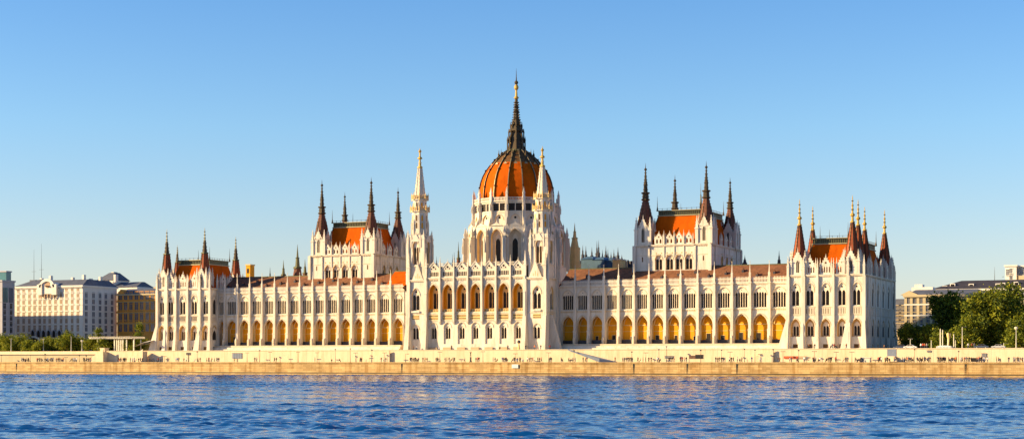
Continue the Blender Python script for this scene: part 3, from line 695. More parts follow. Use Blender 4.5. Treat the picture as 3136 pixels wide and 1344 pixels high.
        for q in range(4):
            t.fr(ax, ay, q*pi/2)
            archwall(t, -bw/2, bw/2, zb0, zb1, 0, 2.3, zA(812+yo), zA(756+yo), zA(738+yo), -bw/2, .8, 'stone', 'stone_y'); hood(t, 0, 2.3, zA(756+yo), zA(738+yo), -bw/2, .25, .15, 'stone2', drop=2)
            window((ax, ay, q*pi/2), 0, 2.3, zA(812+yo), zA(756+yo), zA(738+yo), 2, zA(765+yo), -bw/2+.5, tr, 'glassg', .2)
            t.tri(0, 3.6, zA(742+yo), zA(716+yo), -bw/2-.25, .5)
            pin(t, 0, -bw/2-.1, .3, zA(718+yo), zA(716+yo), zA(708+yo), cr=0)
            for sg in (1,):
                t.box(sg*bw/2-.45, sg*bw/2+.45, -bw/2-.45, -bw/2+.45, zb0, zA(748+yo))
                pin(t, sg*(bw/2-.05), -bw/2+.05, .8, zA(748+yo), zA(735+yo), zA(706+yo), cr=3)
                for s2 in (-1, 1): pin(t, s2*(bw/2-1.35), -bw/2-.02, .45, zA(760+yo), zA(735+yo), zA(715+yo), cr=2)
            t.box(-bw/2-.2, bw/2+.2, -bw/2-.2, -bw/2+.1, zA(818+yo), zA(815+yo), 'stone2')
            t.box(-bw/2+.3, bw/2-.3, -bw/2+.3, -bw/2+.5, zb1-.2, zb1, 'stone')
        t.fr(0, 0, 0)
        t.box(ax-bw/2+.01, ax+bw/2-.01, ay-bw/2+.01, ay+bw/2-.01, zb1-.3, zb1, 'stone')
        # octagonal stages with galleries
        R1, R2 = 2.75, 2.35
        t.lathe(ax, ay, [(R1+.25, zb1-.5), (R1, zb1+.2), (R1, zA(652+yo)), (R1+.5, zA(650+yo)), (R1+.5, zA(647+yo)), (R2, zA(647+yo)), (R2, zA(617+yo)), (R2+.5, zA(614+yo)), (R2+.5, zA(611+yo)), (R2-.3, zA(611+yo)), (R2-.3, zA(608+yo))], 8, 'stone')
        for j in range(8):
            a = pi/8+j*pi/4; X, Y = ax+cos(a), ay+sin(a)
            pin(t, ax+(R1+.15)*cos(a), ay+(R1+.15)*sin(a), .42, zb1, zA(690+yo), zA(672+yo), cr=1)
            for s_, zz_ in ((R1-.02, 671), (R2-.02, 632), (R1-.02, 693)):
                am = j*pi/4; ap_ = s_*cos(pi/8); t.fr(ax+ap_*cos(am), ay+ap_*sin(am), am+pi/2)
                hw = .3; zq = zA(zz_+yo); t.face([(-hw, -.04, zq-.9), (hw, -.04, zq-.9), (hw, -.04, zq+.8), (0, -.04, zq+1.3), (-hw, -.04, zq+.8)], 'ochre' if j % 2 else 'glassg')
                t.box(-.55, -.38, -.12, 0, zq-1.2, zq+1.4, 'stone'); t.box(.38, .55, -.12, 0, zq-1.2, zq+1.4, 'stone')
            t.fr(0, 0, 0)
        wall_o = t.build('tower_wall', tr)
        cr = MB()
        for R, y_ in ((R1+.5, 647), (R2+.5, 611)):
            zc_ = zA(y_+yo); cr.lathe(ax, ay, [(R, zc_), (R+.05, zc_+.25), (R-.15, zc_+.25)], 8, 'stone_y', cap=False)
            for j in range(24):
                a = j*2*pi/24+.1; cr.lathe(ax+(R-.08)*cos(a), ay+(R-.08)*sin(a), [(.13, zc_), (.13, zc_+.9), (.2, zc_+1.0), (.03, zc_+1.5)], 4, 'stone_y')
            cr.lathe(ax, ay, [(R-.02, zc_+.85), (R+.1, zc_+1.0), (R-.15, zc_+1.0)], 8, 'stone_y', cap=False)
            for j in range(8):
                a = pi/8+j*pi/4; pin(cr, ax+R*cos(a), ay+R*sin(a), .3, zc_-.5, zc_+1.2, zc_+2.3, 'stone_y', cr=0)
        cr.build('gallery_crown', tr)
        zt2 = zA(607+yo); T = zA(ytip)
        spire(tr, ax, ay, 1, zt2, [(1.95, 0), (.75, zA(516+yo)-zt2), (.95, zA(515+yo)-zt2), (.9, zA(511+yo)-zt2), (.5, zA(509+yo)-zt2), (.32, zA(489+yo)-zt2), (.85, zA(487+yo)-zt2), (.75, zA(483+yo)-zt2), (.3, zA(480+yo)-zt2), (.28, zA(468+yo)-zt2), (.6, zA(464+yo)-zt2), (.2, zA(459+yo)-zt2), (.02, T-zt2)], 8,
              ['tracery', 'gold', 'gold', 'stone_y']+['gold']*8, cm='tracery')
    tower(x0, e[0]-.0, 1273, 1286, 0, 453, False)
    tower(e[-1], x1, 1644, 1661, 1707, 447, True)
central()

# ---- dome ----
def dome():
    cx, cy = 132.3, 34.0; k = dist(cx, cy)/F
    A = lambda y: CAM[2]+(HY-y)*k; Zl = lambda y: A(200+y/2.509)
    N = 16; rot = pi/16
    dr = bpy.data.objects.new('dome_drum', None); COL.objects.link(dr); dr.parent = PB
    t = MB()
    def ring(R, fn):
        ap_ = R*cos(pi/N); w = 2*R*sin(pi/N)
        for j in range(N):
            am = j*2*pi/N
            F_ = (cx+ap_*cos(am), cy+ap_*sin(am), am+pi/2)
            t.fr(*F_); fn(F_, w, j, abs(((am+pi/2+radians(24)+pi) % (2*pi))-pi) < 1.75)
        t.fr(0, 0, 0)
    # upper drum (frame: outward is -b)
    def upper(F_, w, j, vis):
        h = w/2
        archwall(t, -h, h, A(718), A(662), 0, 3.1, A(700), A(684), A(667), 0, .6, 'stone', 'stone_y'); hood(t, 0, 3.1, A(684), A(667), 0, .22, .15, 'stone2')
        if vis:
            window(F_, 0, 3.1, A(700), A(684), A(667), 2, A(692), .35, dr, 'ochre' if j % 3 else 'glassg', .3, eye=.45)
        t.box(-h, h, -.15, .3, A(662), A(660), 'stone2'); t.face([(-h, 0, A(660)), (h, 0, A(660)), (h, 0, A(657)), (-h, 0, A(657))])
        for sg in (-1, 1): t.box(sg*(h-.2)-.35, sg*(h-.2)+.35, 0, .4, A(657), A(633))
        t.face([(-h, 0, A(633)), (h, 0, A(633)), (h, 0, A(628)), (-h, 0, A(628))]); t.box(-h-.1, h+.1, -.35, .2, A(629), A(626.5), 'stone2')
        if vis:
            g = MB().fr(*F_); g.face([(-h+.4, .3, A(657)), (h-.4, .3, A(657)), (h-.4, .3, A(633)), (-h+.4, .3, A(633))], 'glass')
            g.box(-.14, .14, .12, .28, A(657), A(633), 'tracery'); g.box(-h+.4, h-.4, .14, .28, A(657), A(656), 'tracery'); g.box(-h+.4, h-.4, .14, .28, A(634), A(633), 'tracery'); g.build('window', dr)
            g = MB().fr(*F_)
            for q in range(9): xx = -h+.5+(w-1)*(q+.5)/9; g.box(xx-.12, xx+.12, -.28, -.05, A(625), A(616.5), 'stone')
            g.box(-h, h, -.32, 0, A(617.5), A(615.5)); g.box(-h, h, -.32, 0, A(626.5), A(625)); g.build('balustrade', dr)
    ring(15.2, upper)
    for j in range(N):
        a = rot+j*2*pi/N; c, s = cos(a), sin(a)
        t.fr(cx+15.2*c, cy+15.2*s, a+pi/2)
        t.box(-.55, .55, -.9, .6, A(790), A(640)); t.box(-.42, .42, -.7, .5, A(640), A(612)); t.box(-.6, .6, -.95, .5, A(641), A(638), 'stone2')
        pin(t, 0, -.3, .7, A(612), A(604), A(586), cr=2)
        pin(t, 0, -1.0, .5, A(655), A(645), A(628), cr=1)
        # flying buttress to the outer pier
        t.face([(-.25, -.8, A(690)), (-.25, -3.0, A(735)), (-.25, -3.0, A(722)), (-.25, -.8, A(672))]); t.face([(.25, -.8, A(690)), (.25, -3.0, A(735)), (.25, -3.0, A(722)), (.25, -.8, A(672))])
        t.face([(-.25, -.8, A(672)), (.25, -.8, A(672)), (.25, -3.0, A(722)), (-.25, -3.0, A(722))])
        t.box(-.6, .6, -4.2, -2.6, A(830), A(735)); t.box(-.7, .7, -4.3, -2.5, A(736), A(733), 'stone2'); pin(t, 0, -3.4, .85, A(733), A(722), A(700), cr=3)
        pin(t, 0, -4.3, .55, A(780), A(760), A(738), cr=2)
    t.fr(0, 0, 0)
    def lower(F_, w, j, vis):
        h = w/2
        archwall(t, -h, h, A(830), A(712), 0, 4.4, A(815), A(735), A(704), 0, .9, 'stone', 'stone_y', 7) if False else None
        archwall(t, -h, h, A(830), A(702), 0, 4.2, A(815), A(738), A(712), 0, 1.2, 'stone', 'stone_y', 7)
        hood(t, 0, 4.2, A(738), A(712), 0, .3, .2, 'stone2'); t.tri(0, w*.86, A(704), A(692), 0, .6)
        archwall(t, -h, h, A(830), A(705), 0, 2.1, A(808), A(745), A(724), 1.2, .4, 'stone2', 'stone_y')
        if vis: window(F_, 0, 2.1, A(808), A(745), A(724), 1, A(745), 1.45, dr, 'glass', .08)
        t.face([(-h, 0, A(702)), (h, 0, A(702)), (h, 3.5, A(700)), (-h, 3.5, A(700))], 'stone2')
        pin(t, 0, .3, .3, A(693), A(692), A(684), cr=0)
    ring(17.6, lower)
    t.lathe(cx, cy, [(18.5, GR), (18.5, A(822)), (17, A(822))], 16, 'stone', rot)
    t.lathe(cx, cy, [(15.0, A(720)), (14.6, A(626)), (13.4, A(626)), (13.4, A(618))], 16, 'stone', rot)
    t.build('drum_wall', dr)
    # shell
    do = MB()
    pr = [(13.55, A(622)), (13.5, A(600)), (13.2, A(580)), (12.75, A(562)), (11.95, A(543)), (10.9, A(527)), (9.7, A(513)), (8.9, A(504.5)), (7.7, A(493)), (6.2, A(481)), (4.7, A(471)), (3.2, A(461))]
    do.lathe(cx, cy, pr, N, 'roof_o', rot, mats=['roof_o']*7+['cap']*4)
    dm = do.build('dome', PB)
    for j in range(N):
        a = rot+j*2*pi/N; r = MB().fr(cx, cy, a+pi/2)
        for (r0, za), (r1, zb) in zip(pr, pr[1:]):
            for sg, w0 in ((0, .22),):
                p = [(-w0, -r0-.02, za), (w0, -r0-.02, za), (w0, -r1-.02, zb), (-w0, -r1-.02, zb)]
                q = [(P[0]*.5, P[1]-.42, P[2]+.05) for P in p]
                r.face(q, 'rib'); r.face([p[0], p[3], q[3], q[0]], 'bronze'); r.face([p[1], p[2], q[2], q[1]], 'bronze')
        for i in (2, 5, 8, 10):
            r.box(-.2, .2, -pr[i][0]-.55, -pr[i][0]-.1, pr[i][1], pr[i][1]+.45, 'bronze')
        if j % 1 == 0: r.lathe(0, -pr[9][0]-.2, [(.4, A(481)), (.3, A(477)), (.4, A(476)), (.12, A(470)), (.02, A(460))], 6, 'bronze')
        r.build('rib', dm)
    # zigzag collar points where metal meets tile
    zc = MB()
    for j in range(N):
        am = j*2*pi/N; ap_ = 9.75*cos(pi/N); zc.fr(cx+ap_*cos(am), cy+ap_*sin(am), am+pi/2)
        zc.face([(-.75, -.22, A(510)), (.75, -.22, A(510)), (0, .1, A(503))], 'rib')
    zc.build('collar_crockets', dm)
    l = MB(); K = k/2.509
    lp = [(95, 668), (72, 655), (64, 648), (58, 600), (46, 520), (60, 508), (58, 495), (44, 492), (40, 466), (50, 462), (34, 458), (30, 422), (34, 418), (22, 412), (19, 362), (25, 358), (17, 352), (15, 325), (21, 321), (14, 316), (11, 262), (19, 254), (18, 247), (10, 240), (7, 195), (17, 180), (17, 165), (8, 150), (15, 137), (13, 126), (5, 120), (3, 90), (.6, 25)]
    prof = [(r*K, Zl(y)) for r, y in lp]
    mats = ['patina']*2+['bronze']*18+['gold']*7+['bronze']*5
    l.lathe(cx, cy, prof, 8, 'bronze', mats=mats)
    for j in range(8):
        a = pi/8+j*pi/4; c, s = cos(a), sin(a)
        for R, z0, z1 in ((66, 660, 560), (56, 600, 500), (42, 500, 450)):
            X, Y = cx+R*K*c*1.02, cy+R*K*s*1.02
            l.lathe(X, Y, [(.28, Zl(z0)), (.26, Zl(z1+22)), (.36, Zl(z1+20)), (.03, Zl(z1-14))], 4, 'bronze')
        l.fr(cx, cy, a+pi/2)
        l.face([(-.12, -62*K, Zl(650)), (.12, -62*K, Zl(650)), (.12, -50*K, Zl(515)), (-.12, -50*K, Zl(515))], 'gold' if j % 2 else 'rib')
        for q in range(12):
            yq = 500-q*19; rr = np.interp(yq, [262, 362, 412, 458, 500], [11, 19, 24, 36, 46])*K
            l.box(-.12, .12, -rr-.35, -rr+.1, Zl(yq), Zl(yq)+.3, 'bronze')
        l.fr(0, 0, 0)
    l.build('lantern_spire', PB)
dome()

# ---- rear roofs and small spires of the same building ----
def rear_spire(p, ytop, ybase, d, hw, mats='dark', base=None):
    x = sx(p, d); zt, zb = zz(ytop, x, d), zz(ybase, x, d); r = hw*dist(x, d)/F
    m = {'dark': 'slate_d', 'brown': 'spire_b', 'pale': 'stone_y'}[mats]; m2 = {'dark': 'slate_d', 'brown': 'patina', 'pale': 'stone_y'}[mats]
    H = zt-zb; b = MB()
    b.lathe(x, d, [(r*1.3, 24), (r*1.3, zb), (r*1.0, zb), (r*.62, zb+H*.34), (r*.8, zb+H*.35), (r*.7, zb+H*.40), (r*.42, zb+H*.41), (r*.3, zb+H*.62), (r*.42, zb+H*.63), (r*.2, zb+H*.65), (.03, zt)], 8 if r > .8 else 6, m, mats=[base or m]*2+[m]+[m2]*7)
    return b.build('rear_spire', PB)
for a in ((827, 818, 872, 30, 6), (868, 796, 868, 34, 11, 'brown'), (911, 748, 862, 38, 17, 'brown'), (934, 793, 862, 42, 11, 'brown'), (543, 762, 830, 52, 6), (682, 795, 850, 34, 3),
          (1404, 740, 822, 60, 8, 'brown'), (1391, 772, 822, 62, 4), (1386, 778, 822, 64, 3), (1337, 785, 822, 60, 4),
          (1760, 682, 758, 58, 13, 'pale', 'stone_y'), (2386, 767, 815, 45, 7), (2281, 781, 805, 40, 6), (2146, 562, 660, 70, 5, 'brown')): rear_spire(*a)
for x, y in ((203, 120), (226, 125), (270, 135), (307, 90), (320, 85), (348, 155), (373, 125), (388, 150), (411, 170), (432, 150), (445, 190), (462, 135), (490, 190), (512, 220), (536, 225), (560, 235)):
    rear_spire(1700+x/2.4, 700+y/2.4, 800, 75+(x % 7)*2, 6.5 if y < 140 else 5)
M['slate_bl'] = mat('blue_slate', (.08, .15, .24), .5, .1, .4)
for (p0, p1, y0, m) in ((1780, 1815, 794, 'slate_bl'), (1815, 1848, 796, 'slate_bl'), (1848, 1876, 797, 'slate_bl'), (1738, 1800, 806, 'slate_d'), (1940, 1960, 812, 'slate_d')):
    b = MB(); dq = 66+(p0 % 5)*.7; xa, xb = sx(p0, dq), sx(p1, dq); b.box(xa, xb, dq, 76, 25, zz(y0, xa, 66), m); b.frus((xa-.3, xb+.3, dq-.3, 76), zz(y0, xa, 66), (xa+1, xb-1, dq+3, 73), zz(y0, xa, 66)+1.2, m); b.build('rear_roof', PB)
b = MB(); xa, xb = sx(1876, 62), sx(1899, 62); b.box(xa, xb, 62, 68, 25, zz(796, xa, 62), 'stone_y'); b.box(xa-.3, xb+.3, 61.7, 68.3, zz(796, xa, 62), zz(793, xa, 62), 'stone'); b.build('chimney_block', PB)
b = MB(); xa, xb = sx(753, 38), sx(766, 38); zt = zz(813, xa, 38); b.box(xa, xb, 38, 41, 25, zt, 'ochre'); b.box(xa-.2, xb+.2, 37.8, 41.2, zt, zt+.5, 'stone_y'); b.box(xa+.5, xa+1.3, 37.9, 38, zt-3, zt-1.2, 'dark'); b.build('chimney', PB)
b = MB(); b.box(24, 241, 28, 60, GR, 27.5, 'stone2'); b.build('rear_block', PB)
# orange end roof beside the river block
b = MB(); xa, xb = sx(1197, 11), sx(1246, 11)
b.face([(xa, 7, 30.8), (xb+4, 7, 30.8), (xb+4, 14, 36.3), (xa, 14, 36.3)], 'roof_o'); b.face([(xa, 7, 30.8), (xa, 14, 36.3), (xa, 14, 30)], 'roof_o'); b.box(xa, xb+4, 13.9, 14.3, 36.1, 36.6, 'patina'); b.build('end_roof', PB)

# ================================================================ SURROUNDING BUILDINGS
def winmesh(w, h, m, frame='plaster_w', sill=True):
    b = MB(); b.face([(-w/2, .02, 0), (w/2, .02, 0), (w/2, .02, h), (-w/2, .02, h)], m)
    for x in (-w/2, w/2-.1, -.05): b.box(x, x+.07, -.04, .02, 0, h, frame, 'b')
    b.box(-w/2, w/2, -.06, .02, h*.66, h*.66+.08, frame, 'b')
    b.box(-w/2-.15, w/2+.15, -.22, .02, -.2, 0, frame, 'b'); b.box(-w/2-.15, w/2+.15, -.2, .02, h, h+.22, frame, 'b')
    return b
class House:
    def __init__(s, name, x, y, label, cat='building'):
        s.root = empty(name, (x, y, GR), label, cat); s.n = 0; s.rest = None; s.cache = {}
    def win(s, F_, a, z, w, h, m, frame, arch_=False):
        key = (w, h, m, frame)
        if s.n < 100:
            if key not in s.cache:
                o = winmesh(w, h, m, frame).build('window'); s.cache[key] = o.data
            else: o = bpy.data.objects.new('window', s.cache[key]); COL.objects.link(o)
            o.parent = s.root; s.n += 1
            ox, oy, th = F_[:3]
            o.location = (ox+a*cos(th)+.03*sin(th)-s.root.location[0], oy+a*sin(th)-.03*cos(th)-s.root.location[1], z-GR); o.rotation_euler = (0, 0, th)
            return
        if s.rest is None: s.rest = MB()
        b = s.rest; b.fr(*F_); w2 = w/2
        b.face([(a-w2, -.02, z), (a+w2, -.02, z), (a+w2, -.02, z+h), (a-w2, -.02, z+h)], m)
        for x in (a-w2, a+w2-.1, a-.05): b.box(x, x+.1, -.1, -.02, z, z+h, frame, 'b')
        b.box(a-w2-.15, a+w2+.15, -.22, 0, z-.2, z, frame, 'b'); b.box(a-w2-.15, a+w2+.15, -.2, 0, z+h, z+h+.22, frame, 'b')
    def part(s, mb, name):
        o = mb.build(name, s.root); from mathutils import Matrix
        o.location = (-s.root.location[0], -s.root.location[1], -s.root.location[2]); return o
    def done(s):
        if s.rest:
            o = s.part(s.rest, 'window'); o['kind'] = 'stuff'
# white hotel
d = 62; xa, xb = sx(45, d), sx(253, d); dep = dsx(358, xb)-d; zt = zz(877, xb, d)
H = House('white_hotel', xb, d, 'white eight storey hotel with arched roof gable, left of the ochre block')
b = MB(); b.box(xa, xb, d, d+dep, GR, zt, 'plaster_w')
rows = [zz(y, xb, d) for y in (1035, 1009, 984, 965.5, 945.5, 926, 907.5, 889)]
for r in rows: b.box(xa-.1, xb+.12, d-.14, d, r-.95, r-.7, 'plaster_w'); b.box(xb, xb+.14, d-.1, d+dep, r-.95, r-.7, 'plaster_w')
b.box(xa-.5, xb+.5, d-.6, d+dep+.5, zt-.1, zt+.6, 'plaster_w'); n = 60
for i in range(n): x = xa+(xb-xa)*(i+.5)/n; b.box(x-.15, x+.15, d-.45, d, zt-.6, zt-.1, 'plaster_w')
H.part(b, 'wall')
b = MB(); zr = zz(855, xb, d+5); b.frus((xa-.3, xb+.3, d-.3, d+dep+.3), zt+.6, (xa+6, xb-1, d+4.5, d+dep-4), zr, 'slate')
for i, x in enumerate((xa+8, xa+13, xa+40, xb-6, xb-12)): b.box(x, x+1, d+7, d+8.5, zr-.5, zr+1.2+i % 2, 'plaster_w')
b.box(xb-4, xb-2.6, d+9, d+10.2, zr-4, zr+.6, 'plaster_w')
H.part(b, 'roof')
for dx_, hh in ((sx(104, d+8), 14), (sx(127, d+8), 16.5)):
    b = MB(); b.lathe(dx_, d+8, [(.12, zr-.5), (.06, zr+hh*.5), (.03, zr+hh)], 6, 'metal_d'); b.box(dx_-1.2, dx_+1.2, d+7.95, d+8.05, zr+hh*.3, zr+hh*.3+.1, 'metal_d'); b.box(dx_-1.6, dx_+1.6, d+7, d+9, zr-.4, zr+.5, 'slate'); H.part(b, 'antenna')
cols = [sx(p, d) for p in (56, 72.5, 90, 106, 122, 136.5, 152.5, 170, 187, 203.5, 221, 238.5)]
for j, r in reversed(list(enumerate(rows))):
    for i, c in enumerate(cols):
        if j == 0 and 3 <= i <= 8: continue
        if j == 7 and 4 <= i <= 8: continue
        H.win((0, d, 0), c, r-.9, 1.45, 3.0, 'winy', 'plaster_w')
for j, r in enumerate(rows[:-1]):
    for p in (264, 286, 306, 324, 343):
        c = dsx(p, xb)-d; H.win((xb, d, pi/2), c, r-.9, 1.9, 3.0, 'winw', 'plaster_w')
H.done()
# arched gable ornament
b = MB(); cg = sx(150, d); k = dist(cg, d)/F; w = 56*k
for sg in (-1, 1): b.box(cg+sg*w*.5-1.3, cg+sg*w*.5+1.3, d-1.6, d+2, zz(903, cg, d), zz(871, cg, d), 'plaster_w'); b.lathe(cg+sg*w*.5, d+.1, [(1.5, zz(871, cg, d)), (1.2, zz(868, cg, d)), (.2, zz(865, cg, d))], 8, 'plaster_w')
za, zb_ = zz(880, cg, d), zz(855, cg, d)
archfill(b, cg, w*.82, zz(900, cg, d), za, zb_-1, d-1.0, 'plaster_w', 8); hood(b, cg, w*.82, za, zb_-1, d-1.0, .9, .6, 'plaster_w', 10)
b.box(cg-w*.45, cg+w*.45, d-.9, d+3, zz(900, cg, d), za, 'plaster_w')
b.lathe(cg, d-1.15, [(1.4, za+.6), (1.4, za+.7)], 12, 'winy')
b.fr(cg, d, 0)
b.face([(1.5*cos(a), -1.08, za+1.2+1.5*sin(a)) for a in np.arange(12)*pi/6], 'winy'); b.fr(0, 0, 0)
for i in range(5): x = cg-3.2+1.6*i; b.box(x-.3, x+.3, d-1.05, d-.9, za-4.5, za-2.8, 'winy')
H.part(b, 'gable')
# ground arches (dark glazed canopies)
ac = [sx(p, d) for p in (103, 121, 136.5, 152, 168, 185)]
for i, c in enumerate(ac):
    b = MB(); b.box(c-2.3, c+2.3, d-4, d-.2, GR, zz(1012, c, d), 'plaster_w', 'b') if False else None
    z0, zs, za = zz(1032, c, d), zz(1020, c, d), zz(1011, c, d)
    archfill(b, c, 1.8, z0, zs, za, d-.5, 'dark', 6); hood(b, c, 1.8, zs, za, d-.5, .3, .3, 'grey_w', 8, drop=1.6)
    H.part(b, 'entrance_arch')
b = MB(); c = sx(108, d-3); archfill(b, c, 6, GR, zz(1045, c, d), zz(1034, c, d), d-4, 'dark', 8); hood(b, c, 6, zz(1045, c, d), zz(1034, c, d), d-4, .6, .5, 'plaster_w', 8, drop=2)
H.part(b, 'porch'); b = MB(); c = sx(184, d-3); archfill(b, c, 4, GR, zz(1045, c, d), zz(1037, c, d), d-4, 'plaster_w', 8); H.part(b, 'porch')
# far left office building
d = 34; xc = sx(7, d); x0 = xc-60; dep = dsx(45, xc)-d; zt = zz(862, xc, d)
H = House('office_block', xc, d, 'grey office block with teal glass, cut by the left edge of the photo')
b = MB(); b.box(x0, xc, d, d+dep, GR, zt, 'grey_w'); b.box(x0, xc+.3, d-.4, d+dep+.3, zt, zt+.7, 'grey_w'); b.box(x0, xc+.2, d-.15, d, zz(925, xc, d), zz(922, xc, d), 'grey_w'); H.part(b, 'wall')
b = MB(); x1 = sx(19, d+4); x0 += 50; b.box(x0, x1, d+4, d+7, zt+.7, zz(831, xc, d), 'teal'); b.box(x0, x1+.3, d+3.7, d+7.3, zz(831, xc, d), zz(831, xc, d)+.5, 'grey_w'); H.part(b, 'penthouse')
b = MB(); b.fr(xc, d, pi/2); ya, yb = dsx(8, xc)-d, dsx(24, xc)-d; b.box(ya, yb, -.12, 0, zz(925, xc, d), zz(880, xc, d), 'teal'); 
for i in range(4): b.box(ya+(yb-ya)*i/4, ya+(yb-ya)*i/4+.15, -.2, 0, zz(925, xc, d), zz(880, xc, d), 'metal_d')
H.part(b, 'glass_bay')
b = MB(); b.fr(xc, d, pi/2); b.box(yb+.6, dep-1, -.1, 0, zz(925, xc, d), zz(880, xc, d), 'slate'); H.part(b, 'roof_screen')
for r in (938, 956, 974, 992, 1010):
    for p in (14, 34): H.win((xc, d, pi/2), dsx(p, xc)-d, zz(r, xc, d)-1.2, 1.7, 2.6, 'glass', 'grey_w')
H.done()
# ochre block
d = 84; xa, xb = sx(359, d), sx(478, d); zt = zz(925, xa, d)
H = House('ochre_apartment_house', xa, d, 'ochre yellow apartment house with dark roof between white hotel and palace')
b = MB(); b.box(xa, xb+3, d, d+18, GR, zz(904, xa, d), 'plaster_o')
for y in (924, 957, 990): z = zz(y, xa, d); b.box(xa-.2, xb+3, d-.35, d, z, z+.5, 'plaster_o'); b.box(xa-.2, xb+3, d-.2, d, z-.3, z, 'plaster_b')
z = zz(905, xa, d); b.box(xa-.4, xb+3, d-.6, d, z, z+.6, 'plaster_b')
cg = sx(371, d); b.tri(cg, 4.4, z+.6, zz(886, xa, d), d-.3, 4, 'plaster_o'); H.part(b, 'wall')
b = MB(); b.frus((xa-.3, xb+3, d-.3, d+18), z+.6, (xa+2, xb+1, d+5, d+13), zz(885, xa, d+5), 'slate'); H.part(b, 'roof')
for p in (369, 385, 401, 418, 434, 451, 467):
    for y, h, w in ((918, 3.4, 2.0), (951, 4.2, 1.9), (984, 4.8, 1.9), (1015, 4.8, 1.9)):
        H.win((0, d, 0), sx(p, d), zz(y, xa, d), w, h, 'winw', 'plaster_o')
H.done()
# roofs behind
H = House('mansard_roofed_house', sx(330, 100), 100, 'pale house with pyramid roof cap and chimney rising behind the white hotel')
b = MB(); xa, xb = sx(300, 100), sx(345, 100); b.box(xa, xb, 100, 112, GR, zz(858, xa, 100), 'plaster_w')
xq = sx(420, 100); b.box(xb, xq, 100, 112, GR, zz(880, xa, 100), 'plaster_w'); b.box(sx(352, 100), sx(358, 100), 99, 101, zz(865, xa, 100), zz(842, xa, 100), 'plaster_w'); H.part(b, 'wall')
b = MB(); b.frus((xa-.5, xb+.5, 99.5, 112.5), zz(858, xa, 100), (xa+3.4, xb-2.2, 104, 108), zz(834, xa, 100), 'slate'); b.box(xa+4, xb-3, 104.5, 107.5, zz(834, xa, 100), zz(831.5, xa, 100), 'metal_l'); H.part(b, 'roof')
b = MB(); b.frus((xb, xq, 99.5, 112.5), zz(880, xa, 100), (xb+1, xq-1, 105, 107), zz(864, xa, 100), 'slate'); H.part(b, 'roof')
H = House('tan_roofed_house', sx(440, 125), 125, 'tan house with stepped roofs glimpsed between ochre block and palace')
b = MB(); d = 125
for (p, q, y, m, rm) in ((420, 440, 870, 'plaster_o', 'slate'), (438, 460, 882, 'plaster_w', 'slate'), (458, 500, 873, 'plaster_b', 'plaster_b'), (440, 500, 893, 'plaster_w', 'slate')):
    xa, xb = sx(p, d), sx(q, d); z = zz(y, xa, d); b.box(xa, xb, d, d+10, GR, z-2, m); b.frus((xa-.3, xb+.3, d-.3, d+10), z-2, (xa+1.5, xb-1.5, d+4, d+6), z, rm); d -= 4
H.part(b, 'wall')
# right beige palace block
d = 118; xa, xb = sx(2770, d), sx(2935, d); zc = zz(910, xa, d)
H = House('beige_apartment_block', xa, d, 'beige block with pilasters, corner gable and blue grey roof behind small trees')
b = MB(); b.box(xa, xb+8, d, d+22, GR, zc, 'plaster_b'); b.box(xa-.5, xb+8, d-.7, d+.2, zc, zc+.9, 'plaster_b')
for y in (935, 968, 1000): z = zz(y, xa, d); b.box(xa-.2, xb+8, d-.3, d, z, z+.5, 'plaster_w')
for p in (2774, 2791, 2811.5, 2831, 2852, 2873, 2892, 2912): x = sx(p, d); b.box(x-.5, x+.5, d-.22, d, GR+6, zc-.01, 'plaster_b')
xl = sx(2740, d+6); b.box(xl-6, xa, d+6, d+22, GR, zz(946, xa, d), 'plaster_b'); b.tri(sx(2785, d), 6.6, zc+.9, zz(890, xa, d), d-.4, 3, 'plaster_b'); H.part(b, 'wall')
b = MB(); b.frus((xa, xb+9, d-.2, d+22), zc+.9, (xa+3, xb+6, d+7, d+16), zz(888, xa, d+7), 'slate'); b.frus((xl-6, xa+1, d+5.7, d+22), zz(946, xa, d), (xl-6, xa, d+9, d+18), zz(912, xa, d), 'slate'); H.part(b, 'roof')
b = MB(); x = sx(2820, d+14); b.box(x-3.5, x+4.5, d+14, d+20, zz(900, x, d+14), zz(879, x, d+14), 'plaster_w'); b.box(x-2.5, x+.5, d+14.5, d+19, zz(879, x, d+14), zz(870, x, d+14), 'plaster_w'); H.part(b, 'chimney')
for p in (2784, 2804.5, 2826, 2845, 2863, 2882, 2902):
    for y, h in ((931, 3.2), (966, 4.2), (987.5, 3.8), (1013, 4.2)): H.win((0, d, 0), sx(p, d), zz(y, xa, d), 2.0, h, 'winw', 'plaster_b')
for p in (2750, 2763):
    for y, h in ((964, 3.6), (988, 3.8), (1010, 3.8)): H.win((0, d+6, 0), sx(p, d+6), zz(y, xa, d+6), 2.3, h, 'winw', 'plaster_b')
# long dark roof
d = 165; xa, xb = sx(2850, d), sx(3200, d); zc = zz(888, sx(3000, d), d)
H = House('long_roofed_building', xa, d, 'long cream building with dark hipped roof behind the big green trees')
b = MB(); b.box(xa, xb, d, d+22, GR, zc, 'plaster_b'); b.box(xa-.4, xb, d-.5, d, zc-.2, zc+.6, 'plaster_w'); b.box(xa, xb, d-.2, d, zc-5.5, zc-5, 'plaster_w'); H.part(b, 'wall')
b = MB(); zr = zz(858, sx(3000, d), d+8)
b.frus((xa-.3, xb+.3, d-.3, d+22), zc+.6, (xa+11, xb+2, d+8, d+13), zr, 'slate_d')
for p, y in ((2918, 873), (2975, 874), (3057, 873), (3071, 871), (3113, 868), (2894, 880)): x = sx(p, d+3.5); z = zz(y, x, d+3.5); b.box(x-1, x+1, d+2.8, d+6, z-1.2, z+.7, 'plaster_w'); b.box(x-.7, x+.7, d+2.75, d+2.8, z-.8, z+.4, 'glass')
H.part(b, 'roof')
